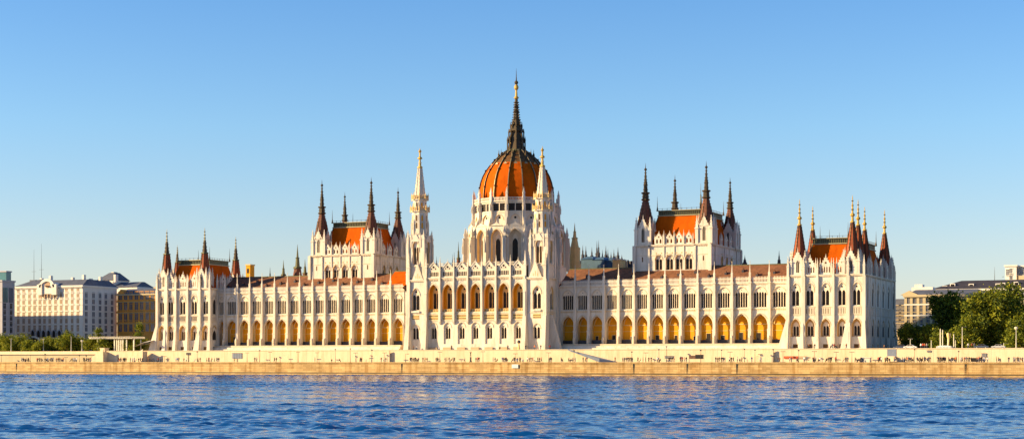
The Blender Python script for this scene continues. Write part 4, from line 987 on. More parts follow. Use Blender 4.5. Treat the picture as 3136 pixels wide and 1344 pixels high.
for p in np.arange(2890, 3130, 15): H.win((0, d, 0), sx(p, d), zz(902, sx(3000, d), d), 1.8, 2.2, 'winw', 'plaster_w')
for p in (3118, 3136): H.win((0, d, 0), sx(p, d), zz(918, sx(3000, d), d), 2.4, 3.2, 'winw', 'plaster_w')
b = MB(); x = sx(3046, d+10); b.lathe(x, d+10, [(.14, zr-1), (.03, zz(817, x, d+10))], 6, 'metal_d'); H.part(b, 'antenna')
d = 185; xa, xb = sx(3078, d), sx(3113, d)
H = House('white_tower_block', xa, d, 'white square tower block rising behind the long dark roof')
b = MB(); z1, z0 = zz(816, xa, d), zz(870, xa, d); b.box(xa, xb, d, d+14, GR, z1, 'plaster_w'); b.box(xb, xb+14, d+1.5, d+14, GR, z1-.3, 'plaster_b'); b.box(xa-.4, xb+.4, d-.4, d+14, z1, z1+.6, 'plaster_w'); b.box(xb, xb+14, d+1, d+14, z1-.3, z1+.4, 'plaster_w')
b.box(sx(3122, d), sx(3122, d)+14, d-3, d, GR, zz(846, xa, d), 'plaster_b'); H.part(b, 'wall')
for p, y in ((3086, 843), (3095, 841), (3096, 856), (3117, 841), (3126, 841), (3134, 843)): H.win((0, d if p < 3113 else d+1.5, 0), sx(p, d), zz(y, xa, d), 1.3, 2.4, 'winw', 'plaster_w')

# ================================================================ GROUND, WALLS
def sheet(name, pts, m, z=None, kind='structure'):
    b = MB(); b.face([(p[0], p[1], z if z is not None else p[2]) for p in pts], m); o = b.build(name); o['kind'] = kind; return o
sheet('ground', [(-3000, 0, 0), (3000, 0, 0), (3000, 4000, 0), (-3000, 4000, 0)], 'grass', GR-.06)
RW = -14.0     # retaining wall line
sheet('terrace', [(-600, RW+.3, 0), (900, RW+.3, 0), (900, 14, 0), (-600, 14, 0)], 'paving', GR-.03)
def qy(x):     # river wall line, gently bowed
    t = (x-120)/330.0; return -66+15*min(t*t, 2.5)
xs = [-900]+list(np.linspace(-420, 520, 40))+[900]
QZ = 3.75
b = MB()
for p, q in zip(xs, xs[1:]): b.face([(p, qy(p)+.6, QZ), (q, qy(q)+.6, QZ), (q, RW, QZ), (p, RW, QZ)], 'prom')
b.build('promenade')['kind'] = 'structure'
b = MB()
for p, q in zip(xs, xs[1:]):
    def strip(o0, z0, o1, z1, m): b.face([(p, qy(p)+o0, z0), (q, qy(q)+o0, z0), (q, qy(q)+o1, z1), (p, qy(p)+o1, z1)], m)
    strip(-.5, -1, -.5, .28, 'quay'); strip(-.5, .28, 0, .34, 'quay'); strip(0, .34, 0, .75, 'wet'); strip(0, .75, .08, 3.5, 'quay'); strip(-.12, 3.5, -.12, 3.9, 'quay'); strip(-.12, 3.9, .6, 3.9, 'concrete'); strip(.6, 3.9, .6, 3.7, 'concrete'); strip(.08, 3.5, -.12, 3.5, 'quay')
qw = b.build('quay_wall'); tag(qw, 'long golden stone quay wall rising straight out of the river', 'quay wall')
# mooring rings / ladders on the quay wall
def wall_x(p, off=0):
    x = sx(p, -60)
    for _ in range(6): x = sx(p, qy(x)+off)
    return x
for p, lab in ((50, 'narrow dark iron ladder on the quay wall near the left edge'), (1230, 'dark iron ladder on the quay wall below the left flanking tower'), (1940, 'dark iron ladder on the quay wall below the right chamber tower'), (2104, 'dark iron ladder on quay wall under the long awning panels'), (2256, 'dark iron ladder on quay wall below the last arcade arches'), (2956, 'short dark iron ladder on quay wall below the flagpoles')):
    x = wall_x(p); y = qy(x)+.03; b = MB().fr(x, y, 0)
    b.box(-.16, -.12, -.06, .1, .6, 3.4, 'metal_d'); b.box(.12, .16, -.06, .1, .6, 3.4, 'metal_d')
    for i in range(5): b.box(-.13, .13, -.05, 0, .7+i*.55, .75+i*.55, 'metal_d')
    tag(b.build('ladder'), lab, 'ladder', 'iron ladders on the quay wall')
b = MB(); x = wall_x(1578); y = qy(x)-.15
b.box(x-1, x+1, y-.05, y, 2.2, 3.2, 'white'); b.box(x-1.08, x+1.08, y, y+.05, 2.12, 3.28, 'metal_l'); tag(b.build('sign_board'), 'small blank white board fixed on the quay wall below the dome', 'sign')

# retaining wall: plain pale wall between promenade and terrace
b = MB(); xL = sx(325, RW)
b.box(xL, 900, RW, RW+.5, QZ-.3, GR+.02, 'concrete'); b.box(xL, 900, RW-.15, RW+.6, GR+.02, GR+.22, 'concrete')
for i in range(30): x = xL+20+i*16.5; b.box(x-.03, x+.03, RW-.02, RW, QZ, GR, 'paving')
tag(b.build('retaining_wall'), 'long plain cream embankment wall below the palace terrace', 'wall')
b = MB(); b.box(-600, xL-1.5, RW-.4, RW+.1, QZ-.3, 6.7, 'plaster_b'); b.box(-600, xL-1.5, RW-.6, RW+.3, 6.7, 7.1, 'concrete'); b.box(-600, xL-1.5, RW-.5, RW-.41, 6.4, 6.69, 'metal_d'); b.box(-600, xL-1.5, RW+.1, RW+.6, 7.0, GR+.1, 'concrete')
tag(b.build('park_wall'), 'lower pinkish embankment wall with dark ledge in front of the green park', 'wall')
def steps(x0, x1, z0, z1, y0, y1, m='concrete', n=14):
    b = MB()
    for i in range(n):
        a = x0+(x1-x0)*i/n; c = x0+(x1-x0)*(i+1)/n; z = z0+(z1-z0)*(i+1)/n
        b.box(min(a, c), max(a, c), y0, y1, QZ-.2, z, m)
    b.face([(x0, y0-.05, z0+.9), (x1, y0-.05, z1+.9), (x1, y0-.05, QZ-.1), (x0, y0-.05, QZ-.1)], m)
    b.face([(x0, y0-.35, z0+.9), (x1, y0-.35, z1+.9), (x1, y0-.35, QZ-.1), (x0, y0-.35, QZ-.1)], m)
    b.face([(x0, y0-.35, z0+.9), (x1, y0-.35, z1+.9), (x1, y0-.05, z1+.9), (x0, y0-.05, z0+.9)], m)
    return b
s1 = steps(sx(272, RW-2), sx(320, RW-2), QZ, GR-.2, RW-2.4, RW-.1).build('stone_stair'); tag(s1, 'pale stone stair climbing beside the park wall, left of the palace', 'stairs')
b = MB(); x = sx(316, RW); b.box(x-1.0, x+1.0, RW-.5, RW+2, QZ, GR+1.1, 'concrete'); b.box(x-1.15, x+1.15, RW-.65, RW+2.2, GR+1.1, GR+1.3, 'concrete'); b.box(x-.2, x+.8, RW-.56, RW-.5, QZ+.9, QZ+2.6, 'grey'); tag(b.build('gate_pier'), 'square pale pier at the head of the stair by the park', 'pier')
s1 = steps(sx(392, RW-3), sx(440, RW-3), QZ, GR-.1, RW-3.2, RW-.9).build('stone_stair'); tag(s1, 'stair with pale parapet rising to the foot of the left corner pavilion', 'stairs')
for p0, p1, lab in ((1111, 1188, 'pale stair ramp against the embankment wall left of the central block'), (2283, 2366, 'pale stair ramp against the embankment wall left of the red banner')):
    tag(steps(sx(p0, RW-2), sx(p1, RW-2), QZ, GR-1.0, RW-.55, RW-.05).build('stone_stair'), lab, 'stairs')
M['bluegrey'] = mat('blue_grey_paint_and_shade', (.20, .23, .30), .6, .08, .5)  # on the ramp, shadow over plain grey is put into this blue
b = MB(); x0, x1, x2 = sx(1742, RW-2), sx(1838, RW-2), sx(1882, RW-2)
for y0 in (RW-2.6, RW-.6):
    b.box
b.face([(x0, RW-.1, GR-.1), (x0, RW-2.8, GR-.1), (x1, RW-2.8, QZ+.1), (x2, RW-.1, QZ+.3)], 'bluegrey')
b.face([(x0, RW-2.8, GR-.1), (x1, RW-2.8, QZ+.1), (x1, RW-2.8, QZ+1.2), (x0, RW-2.8, GR+.3)], 'bluegrey')
b.face([(x1, RW-2.8, QZ+.1), (x2, RW-.5, QZ+.0), (x2, RW-.5, QZ+.3), (x1, RW-2.8, QZ+1.2)], 'bluegrey')
b.face([(x0, RW-.1, GR-.6), (x1+4, RW-.1, QZ), (x0, RW-.1, GR-.1)], 'grey')
tag(b.build('ramp'), 'blue grey sloping ramp against the embankment wall right of the central block', 'ramp')
b = MB(); xa, xb = sx(2717, RW), sx(2745, RW)
b.box(xa, xb, RW-.06, RW, QZ+1.6, GR, 'bluegrey')
for i in range(4): b.box(xa+.3, xb+.6-i*.3, RW-2.4+i*.5, RW-.06, QZ+.3+.4*i, QZ+.7+.4*i, 'concrete')
tag(b.build('wall_stair'), 'short stair in a grey recess of the embankment wall below right pavilion', 'stairs')
for (p0, p1, y0, y1, m, lab, nm, cat) in (
    (712, 741, 1081, 1097, 'bluegrey', 'slate grey blank board by the wall, left of the first lamp posts', 'panel_board', 'board'),
    (571, 583, 1080, 1086, 'metal_d', 'small dark board high on a post below the left pavilion', 'panel_board', 'board'),
    (2036, 2062, 1090, 1097, 'grey', 'narrow grey panel fixed low on the wall below the right arcade', 'wall_panel', 'panel'),
    (2111, 2130, 1089, 1097, 'brown', 'brown panel on the wall adjoining a dark awning box', 'wall_panel', 'panel'),
    (2130, 2152, 1086, 1097, 'black', 'black awning box fixed beside a brown wall panel', 'wall_panel', 'panel'),
    (3006, 3021, 1082, 1093, 'grey', 'grey louvred panel high in the wall near the silver car', 'wall_panel', 'panel'),
    (2973, 2981, 1096, 1106, 'black', 'left one of two black door openings low in the right wall', 'wall_hatch', 'hatch'),
    (2982, 2993, 1096, 1106, 'black', 'wider black door opening, right one of the low pair in the wall', 'wall_hatch', 'hatch'),
    (2839, 2851, 1073, 1078, 'grey', 'little grey panel under the wall top near the tall flagpoles', 'wall_panel', 'panel'),
    (2300, 2400, 1069, 1073, 'white', 'long low white bench ledge on the terrace steps before the last arches', 'terrace_ledge', 'ledge')):
    xa, xb = sx(p0, RW), sx(p1, RW); b = MB(); za, zb2 = zz(y1, xa, RW), zz(y0, xa, RW)
    dd = RW-.18
    if nm == 'terrace_ledge': dd = RW+3; 
    b.box(xa, xb, dd, dd+.14, za, zb2, m); b.box(xa-.08, xb+.08, dd-.03, dd+.1, zb2, zb2+.1, 'metal_d')
    n = max(2, int((xb-xa)/.8))
    for i in range(1, n): b.box(xa+(xb-xa)*i/n-.02, xa+(xb-xa)*i/n+.02, dd-.02, dd, za, zb2, 'metal_d')
    if nm == 'panel_board': b.box((xa+xb)/2-.06, (xa+xb)/2+.06, dd+.02, dd+.1, QZ, za, 'metal_d')
    tag(b.build(nm), lab, cat)
xa, xb, xc, xd = [sx(p, RW) for p in (2401, 2445, 2468, 2482)]; b = MB(); za, zb2 = zz(1097, xa, RW), zz(1090, xa, RW)
b.box(xa, xb, RW-.3, RW-.1, za, zb2, 'red'); b.box(xa+.3, xa+1.6, RW-.33, RW-.3, za+.18, zb2-.18, 'orange'); b.box(xa+2, xb-.3, RW-.33, RW-.3, za+.18, zb2-.18, 'orange'); b.box(xb, xc, RW-.28, RW-.1, za, zb2, 'tan')
b.face([(xc, RW-.2, za), (xd, RW-.2, (za+zb2)/2), (xc, RW-.2, zb2)], 'grey'); b.face([(xc, RW-.1, za), (xd, RW-.1, (za+zb2)/2), (xc, RW-.1, zb2)], 'grey')
tag(b.build('banner'), 'long red and tan pointed banner hanging on the embankment wall below right pavilion', 'banner')
b = MB(); xa, xb = sx(2638, RW-3), sx(2668, RW-3); b.box(xa, xb, RW-5, RW-2.5, QZ, zz(1095, xa, RW-3), 'metal_l')
b.box(xa+.4, xa+1.2, RW-5.05, RW-5, QZ+.2, QZ+1.6, 'grey'); b.box(xa-.2, xb+.2, RW-5.2, RW-2.3, zz(1095, xa, RW-3), zz(1095, xa, RW-3)+.12, 'white')
tag(b.build('kiosk'), 'small pale kiosk on the promenade below the right corner pavilion', 'kiosk')

# ---------------------------------------------------------------- street furniture
def lamp_mesh(H, head):
    r = MB(); r.lathe(0, 0, [(.14, 0), (.09, .3), (.055, H*.6), (.045, H)], 6, 'metal_d'); 
    h = MB()
    if head == 'T': h.box(-.75, .75, -.12, .12, H, H+.14, 'metal_d'); h.box(-.7, -.35, -.1, .1, H-.06, H, 'metal_l'); h.box(.35, .7, -.1, .1, H-.06, H, 'metal_l')
    elif head == 'arm': h.box(0, 1.1, -.05, .05, H-.1, H, 'metal_d'); h.box(.7, 1.3, -.13, .13, H-.12, H+.05, 'metal_d')
    elif head == 'globe': h.lathe(0, 0, [(.1, H), (.5, H+.5), (.55, H+.8), (.2, H+1.0)], 8, 'metal_l')
    else: h.box(-.2, .2, -.2, .2, H-.1, H+.25, 'metal_d')
    return r, h
lm = {}
def lamp(p, ytop, d, head, label, pale=False, base=None, name='street_lamp'):
    x = sx(p, d); z0 = QZ if base is None else base; H_ = round(zz(ytop, x, d)-z0, 1); key = (H_, head, pale)
    e_ = empty(name, (x, d, z0), label, 'lamp' if name == 'street_lamp' else 'post', 'slim lamp posts along the promenade' if base is None else 'lamps on the upper terrace')
    if key not in lm:
        r, h = lamp_mesh(H_, head)
        if pale: r.m = ['metal_l']*len(r.m); r.v = [(a*1.9, b_*1.9, c) for a, b_, c in r.v]
        lm[key] = (r.build('pole', e_).data, h.build('lamp_head', e_).data)
    else:
        for nm, dt in zip(('pole', 'lamp_head'), lm[key]):
            o = bpy.data.objects.new(nm, dt); COL.objects.link(o); o.parent = e_
ND = RW-3.5
LMP = [(4, 1088, ''), (93, 1087, ''), (138, 1084, ''), (202, 1094, 'T'), (243, 1089, ''), (264, 1090, ''), (360, 1092, ''), (449, 1080, ''), (504, 1091, 'T'), (578, 1083, 'T'), (604, 1077, ''), (757, 1080, 'T'), (795, 1073, ''), (827, 1078, 'T'), (913, 1078, 'T'), (971, 1080, 'T'), (1027, 1070, ''), (1073, 1068, ''), (1089, 1080, 'T'), (1139, 1072, ''), (1178, 1080, 'T'), (1242, 1083, 'arm'),
       (1347, 1078, 'T'), (1479, 1077, 'T'), (1578, 1083, 'T'), (1680, 1080, 'T'), (1758, 1074, ''), (1935, 1077, ''), (1978, 1080, 'T'), (2018, 1070, ''), (2041, 1062, ''), (2146, 1073, ''), (2210, 1072, ''), (2236, 1078, 'T'), (2280, 1070, ''), (2312, 1072, ''), (2329, 1084, 'T'), (2368, 1070, ''), (2398, 1076, 'T'),
       (2446, 1073, ''), (2494, 1076, 'T'), (2544, 1094, 'T'), (2561, 1078, 'T'), (2609, 1078, 'T'), (2801, 1070, ''), (2936, 1076, '')]
LAND = [(0, 'by the park wall under the white hotel'), (330, 'by the stairs under the ochre house'), (470, 'below the left corner pavilion'), (700, 'below the left arcade near the pavilion'), (960, 'below the left arcade under the chamber tower'), (1245, 'below the left flanking tower'), (1330, 'below the low windows of the central block'), (1620, 'below the right flanking tower'), (1720, 'beside the blue grey ramp'), (1900, 'below the right arcade under the chamber tower'), (2230, 'below the right arcade near the last arches'), (2414, 'below the right corner pavilion'), (2760, 'below the flagpoles and parked cars')]
def land(p):
    r = LAND[0][1]
    for a, t in LAND:
        if p >= a: r = t
    return r
ORD = ['first', 'second', 'third', 'fourth', 'fifth', 'sixth', 'seventh', 'eighth', 'ninth']
cnt = {}
tot = {}
for p, y, h in LMP: tot[(land(p), h)] = tot.get((land(p), h), 0)+1
for p, y, h in LMP:
    l = land(p); cnt[(l, h)] = cnt.get((l, h), 0)+1
    kind = {'T': 'double headed lamp post', 'arm': 'single arm lamp post', '': 'bare slender post'}[h]
    o_ = '' if tot[(l, h)] == 1 else ORD[cnt[(l, h)]-1]+' from left, '
    lamp(p, y, ND, h, o_+'dark '+kind+' '+l, name='street_lamp' if h else 'slim_post')
for p, y, hd, lab in ((34, 1037, 'T', 'pale double headed park lamp nearest the left edge'), (133, 1038, 'T', 'pale park lamp in front of the dark arches'), (218, 1030, '', 'tall pale park mast in front of the white hotel corner'), (251, 1048, 'globe', 'pale park lamp with cup shaped globe before the shrubs')):
    lamp(p, y, -8, hd, lab, True, GR)
for p, y, hd, lab in ((2788, 1037, 'T', 'short pale lamp beside the small trees at right'), (2947, 1000, 'arm', 'tall pale mast with blue banner head in front of the dark trees'), (3112, 1010, 'globe', 'thin lamp with pale globe head before the rightmost tree'), (3074, 1050, 'arm', 'short lamp with slanting head right of the silver car')):
    lamp(p, y, -6, hd, lab, True, GR)
b = MB(); x = sx(1589, -9); b.lathe(x, -9, [(.5, GR), (.35, GR+1), (.2, GR+2.2), (.55, GR+2.4), (.5, GR+3.1), (.1, GR+3.4)], 8, 'stone_y', mats=['stone_y']*3+['metal_d']*2); tag(b.build('lantern_post'), 'stout stone lantern post on the terrace before the central block', 'lantern')
for p, y, h_, lab in ((2880, 1008, .32, 'leftmost tall pale flagpole before the dark trees'), (2887, 1011, .25, 'second tall pale flagpole, close beside the leftmost one'), (2921, 1024, .25, 'pale pole with thin end standing right of the flagpole pair'), (2926, 1043, .2, 'shorter pale pole just right of the thin one'), (2852, 1043, .2, 'short pale post left of the tall flagpoles')):
    x = sx(p, -6); zt = zz(y, x, -6); b = MB(); b.lathe(x, -6, [(h_*.9, GR), (h_*.6, GR+.5), (h_*.5, zt), (h_*.2, zt+.2)], 8, 'metal_l'); tag(b.build('flagpole'), lab, 'flagpole', 'pale poles on the right terrace')
x = sx(2903, -6); zt = zz(1018, x, -6); b = MB(); b.lathe(x, -6, [(.2, GR), (.12, zt)], 8, 'metal_l'); e_ = b.build('flagpole'); tag(e_, 'pale pole carrying a furled yellow flag before the dark trees', 'flagpole', 'pale poles on the right terrace')
b = MB(); b.lathe(x+.25, -6, [(.1, GR+1), (.35, GR+3), (.65, zt-1), (.75, zt-.2)], 6, 'stone_y'); b.build('flag', e_)
# pergola
e_ = empty('pergola', (sx(355, -4), -4, GR), 'cream slatted pergola on thin columns left of the palace', 'pergola')
b = MB(); xa, xb = sx(284, -4), sx(414, -4); za, zb2 = zz(1037, xa, -4), zz(1033, xa, -4); b.box(xa, xb, -6, 2, za, zb2, 'metal_l')
for i in range(26): x = xa+(xb-xa)*i/26; b.box(x, x+.18, -6.6, 2.6, zb2, zb2+.3, 'metal_l')
b.build('canopy', e_)
for p in (351, 358.5, 364.5, 371, 377, 388, 410, 300): b = MB(); x = sx(p, -5); b.box(x-.22, x+.22, -5.2, -4.8, GR, za, 'metal_l'); b.build('column', e_)
rehome(e_)
b = MB(); xa, xb = sx(430, -3), sx(470, -3); b.face([(xa-2, -5, GR+1.6), (xa+2, -5, GR+3.2), (xb-1, -5, GR+3.6), (xb-1, 5, GR+5.4), (xa+2, 5, GR+5), (xa-2, 5, GR+3)], 'white'); b.box(xa, xa+.2, -3, -2.8, GR, GR+4.4, 'metal_l'); b.box(xa+1, xb-1.4, 2, 5, GR, GR+3.8, 'slate'); tag(b.build('tent'), 'white sloping tent roof between pergola and palace corner', 'tent')
# cars
def car(p, label, paint, d=-9, k=1.0):
    x = sx(p, d); e_ = empty('parked_car', (x, d, GR), label, 'car', 'cars parked on the upper terrace')
    b = MB(); P = [(-2.15, .45), (-2.1, .85), (-1.3, .95), (-.7, 1.42), (.75, 1.45), (1.35, .98), (2.1, .85), (2.2, .45)]
    for sg in (-1, 1): b.face([(a, .85*sg, z) for a, z in P], paint)
    for (a, z), (c, w) in zip(P, P[1:]+P[:1]): b.face([(a, -.85, z), (c, -.85, w), (c, .85, w), (a, .85, z)], paint)
    b.build('body', e_)
    b = MB()
    for sg in (-1, 1):
        b.face([(-1.1, .87*sg, .98), (-.66, .87*sg, 1.36), (-.05, .87*sg, 1.38), (-.05, .87*sg, .98)], 'glass'); b.face([(.05, .87*sg, .98), (.05, .87*sg, 1.38), (.7, .87*sg, 1.38), (1.15, .87*sg, .98)], 'glass')
    b.build('side_window', e_)
    b = MB(); b.face([(-1.25, -.75, .99), (-.75, -.75, 1.43), (-.75, .75, 1.43), (-1.25, .75, .99)], 'glass'); b.build('windscreen', e_)
    for a in (-1.35, 1.35):
        for sg in (-1, 1):
            b = MB(); pts = [(a+.34*cos(t), .34+.34*sin(t)) for t in np.arange(14)*2*pi/14]
            for off, m in ((.88, 'tyre'),): b.face([(q, off*sg, z) for q, z in pts], m)
            b.face([(a+.18*cos(t), .895*sg, .34+.18*sin(t)) for t in np.arange(10)*2*pi/10], 'carsilver')
            for (q, z), (r, w) in zip(pts, pts[1:]+pts[:1]): b.face([(q, .88*sg, z), (r, .88*sg, w), (r, .68*sg, w), (q, .68*sg, z)], 'tyre')
            b.build('wheel', e_)
    for sg in (-1, 1): b = MB(); b.box(-2.2, -2.12, .6*sg-.15, .6*sg+.15, .6, .78, 'white'); b.build('headlight', e_)
    e_.scale = (k, k, k)
car(3006, 'dark blue parked car under the big trees', 'carblue', k=.95); car(3058, 'silver parked car near the right edge of the terrace', 'carsilver', k=.9)
car(2788, 'white parked car beside the small trees and short lamp', 'white', k=.9); car(2760, 'dark parked car half hidden at the foot of the right pavilion', 'carblue', d=2)
b = MB(); xa, xb = sx(2868, -8), sx(2915, -8); b.box(xa, xb, -9, -6, GR, GR+.75, 'white'); b.frus((xa, xb, -9, -6), GR+.75, (xa+1, xb-1, -8.4, -6.6), GR+1.05, 'white')
for i in range(12): b.box(xa+i*.42, xa+i*.42+.06, -9.05, -9, GR, GR+.7, 'metal_d')
tag(b.build('cafe_counter'), 'low white counter with canopy at the foot of the flagpoles', 'counter')

# ---------------------------------------------------------------- people
def figure(pose, top, bot, h=1.72):
    J = {'hip': (0, 0, .95), 'w': (0, 0, 1.12), 'ch': (0, 0, 1.36), 'n': (0, 0, 1.5), 'hd': (0, -.02, 1.63), 'ht': (0, 0, 1.72)}
    leg = {'stand': ((.1, 0, .5), (.11, 0, .08), (.12, -.14, .03), (-.1, 0, .5), (-.12, 0, .08), (-.13, -.14, .03)),
           'walk': ((.1, -.16, .52), (.1, -.2, .08), (.1, -.34, .04), (-.1, .06, .5), (-.1, .32, .14), (-.1, .24, .04)),
           'sit': ((.12, -.42, .5), (.12, -.45, .1), (.12, -.6, .04), (-.12, -.42, .5), (-.12, -.46, .1), (-.12, -.6, .04))}
    leg['up'] = leg['stand']
    dz = -.42 if pose == 'sit' else 0
    arm = {'stand': ((.27, 0, 1.1), (.27, -.08, .88)), 'walk': ((.26, .12, 1.12), (.25, -.02, .9)), 'sit': ((.25, -.08, 1.12), (.14, -.3, 1.02)), 'up': ((.3, -.05, 1.62), (.12, -.1, 1.86))}[pose]
    bm = bmesh.new(); V = {}
    def v(k, p): V[k] = bm.verts.new(p); return V[k]
    for k, p in J.items(): v(k, (p[0], p[1], p[2]+dz))
    ed = [('hip', 'w'), ('w', 'ch'), ('ch', 'n'), ('n', 'hd'), ('hd', 'ht')]
    for s_, o in ((1, 0), (-1, 3)):
        kn, an, to = leg[pose][o:o+3]
        v('k%d' % s_, kn); v('a%d' % s_, an); v('t%d' % s_, to); ed += [('hip', 'k%d' % s_), ('k%d' % s_, 'a%d' % s_), ('a%d' % s_, 't%d' % s_)]
        v('s%d' % s_, (.19*s_, 0, 1.42+dz)); v('e%d' % s_, (arm[0][0]*s_, arm[0][1], arm[0][2]+dz)); v('h%d' % s_, (arm[1][0]*s_, arm[1][1], arm[1][2]+dz)); ed += [('ch', 's%d' % s_), ('s%d' % s_, 'e%d' % s_), ('e%d' % s_, 'h%d' % s_)]
    for a, b_ in ed: bm.edges.new((V[a], V[b_]))
    rad = {'hip': (.17, .12), 'w': (.14, .1), 'ch': (.18, .12), 'n': (.06, .06), 'hd': (.1, .11), 'ht': (.07, .08), 'k': (.075, .075), 'a': (.045, .045), 't': (.04, .03), 's': (.07, .07), 'e': (.045, .045), 'h': (.035, .035)}
    idx = {k: i for i, k in enumerate(V)}
    me = bpy.data.meshes.new('person'); bm.to_mesh(me); bm.free()
    o = bpy.data.objects.new('tmp', me); COL.objects.link(o); md = o.modifiers.new('s', 'SKIN'); 
    md2 = o.modifiers.new('u', 'SUBSURF'); md2.levels = 1
    for k, i in idx.items():
        kk = k if k in rad else k[0]; me.skin_vertices[0].data[i].radius = rad[kk]
        me.skin_vertices[0].data[i].use_root = (k == 'hip')
    dg = bpy.context.evaluated_depsgraph_get(); me2 = bpy.data.meshes.new_from_object(o.evaluated_get(dg)); bpy.data.objects.remove(o)
    me2.name = 'person'; me2.materials.clear()
    for m in (top, bot, 'skin', 'hair'): me2.materials.append(M[m])
    for p in me2.polygons:
        z = p.center.z-dz; x = abs(p.center.x); y = p.center.y
        i = 0
        if z > 1.64 or (z > 1.54 and y > .02 and x < .13): i = 3 if pose != 'up' or x < .09 else 2
        elif z > 1.47 and x < .13: i = 2
        elif z < .98 and x < .2: i = 1
        if pose != 'up' and x > .225 and z < .98: i = 2
        if pose == 'sit' and p.center.z < .6 and y < -.08: i = 1
        p.material_index = i; p.use_smooth = True
    return me2
COMB = [('navy', 'black'), ('black', 'jeans'), ('red', 'black'), ('white', 'jeans'), ('grey', 'navy'), ('brown', 'black'), ('orange', 'jeans'), ('blue', 'grey'), ('black', 'black')]
figs = {}
def person(x, y, z, pose, ci, rz, label, group, k=1.0):
    if (pose, ci) not in figs: figs[(pose, ci)] = figure(pose, *COMB[ci])
    o = bpy.data.objects.new('person', figs[(pose, ci)]); COL.objects.link(o); o.location = (x, y, z); o.rotation_euler = (0, 0, rz); o.scale = (k, k, k)
    tag(o, label, 'person', group)
    return o
CN = ['navy top', 'black top and jeans', 'red top', 'white top', 'grey top', 'brown jacket', 'orange top', 'blue top', 'all black clothes']
PN = {'stand': 'standing', 'walk': 'walking', 'sit': 'sitting', 'up': 'with both arms raised'}
clusters = [(66, 90, 9), (112, 165, 16), (170, 195, 7), (217, 236, 6), (254, 282, 8), (362, 388, 8), (396, 440, 7), (455, 500, 7), (510, 518, 2), (537, 550, 3), (560, 575, 2), (595, 615, 4), (629, 675, 6), (717, 720, 1), (778, 790, 2), (838, 850, 2), (963, 968, 1), (1014, 1020, 1), (1036, 1042, 1), (1102, 1110, 3), (1164, 1186, 3),
            (1254, 1284, 9), (1292, 1312, 3), (1334, 1348, 4), (1360, 1396, 6), (1422, 1426, 1), (1455, 1470, 3), (1508, 1526, 3), (1536, 1556, 5), (1568, 1604, 9), (1613, 1640, 5), (1645, 1660, 3), (1680, 1692, 3), (1716, 1724, 2), (1738, 1765, 4), (1784, 1800, 3), (1880, 1887, 1), (1905, 1940, 7), (1950, 1998, 6), (2010, 2026, 3), (2045, 2066, 4), (2080, 2106, 4),
            (2190, 2222, 6), (2230, 2250, 3), (2256, 2274, 3), (2300, 2306, 1), (2326, 2330, 1), (2378, 2390, 2), (2416, 2426, 2), (2440, 2444, 1), (2460, 2464, 1), (2488, 2500, 4), (2505, 2512, 2), (2530, 2548, 4), (2558, 2562, 1), (2584, 2598, 4), (2618, 2638, 5), (2688, 2700, 4), (2708, 2726, 4), (2736, 2750, 4), (2762, 2800, 12), (2806, 2850, 10), (2872, 2898, 8), (2904, 2930, 8), (2940, 2978, 7), (2990, 3020, 10), (3022, 3028, 1), (3050, 3066, 3), (3086, 3092, 1), (3102, 3134, 8)]
random.seed(21)
for (p0, p1, n) in clusters:
    for i in range(n):
        p = p0+(p1-p0)*(i+.5)/n+random.uniform(-1, 1); d_ = RW-random.uniform(4.5, 13)
        pose = random.choices(('stand', 'walk', 'sit'), (5, 4, 2))[0]
        ci = random.choices(range(9), (7, 7, 2, 3, 3, 3, 1.5, 1.5, 9))[0]
        x = sx(p, d_)
        person(x, d_, QZ, pose, ci, random.uniform(-pi, pi), 'person in %s %s %s' % (CN[ci], PN[pose], land(p)), 'people %s on the promenade' % land(p), random.uniform(.94, 1.08))
person(sx(1441.5, -22), -22, QZ+1.75, 'up', 8, .2, 'person in black with both arms raised on a plinth before the central block', 'figures on plinths', 1.05)
b = MB(); x = sx(1441.5, -22); b.lathe(x, -22, [(.5, QZ), (.5, QZ+.3), (.28, QZ+.4), (.25, QZ+1.6), (.35, QZ+1.75)], 8, 'metal_d'); tag(b.build('plinth'), 'dark slim plinth under the person with raised arms', 'plinth')
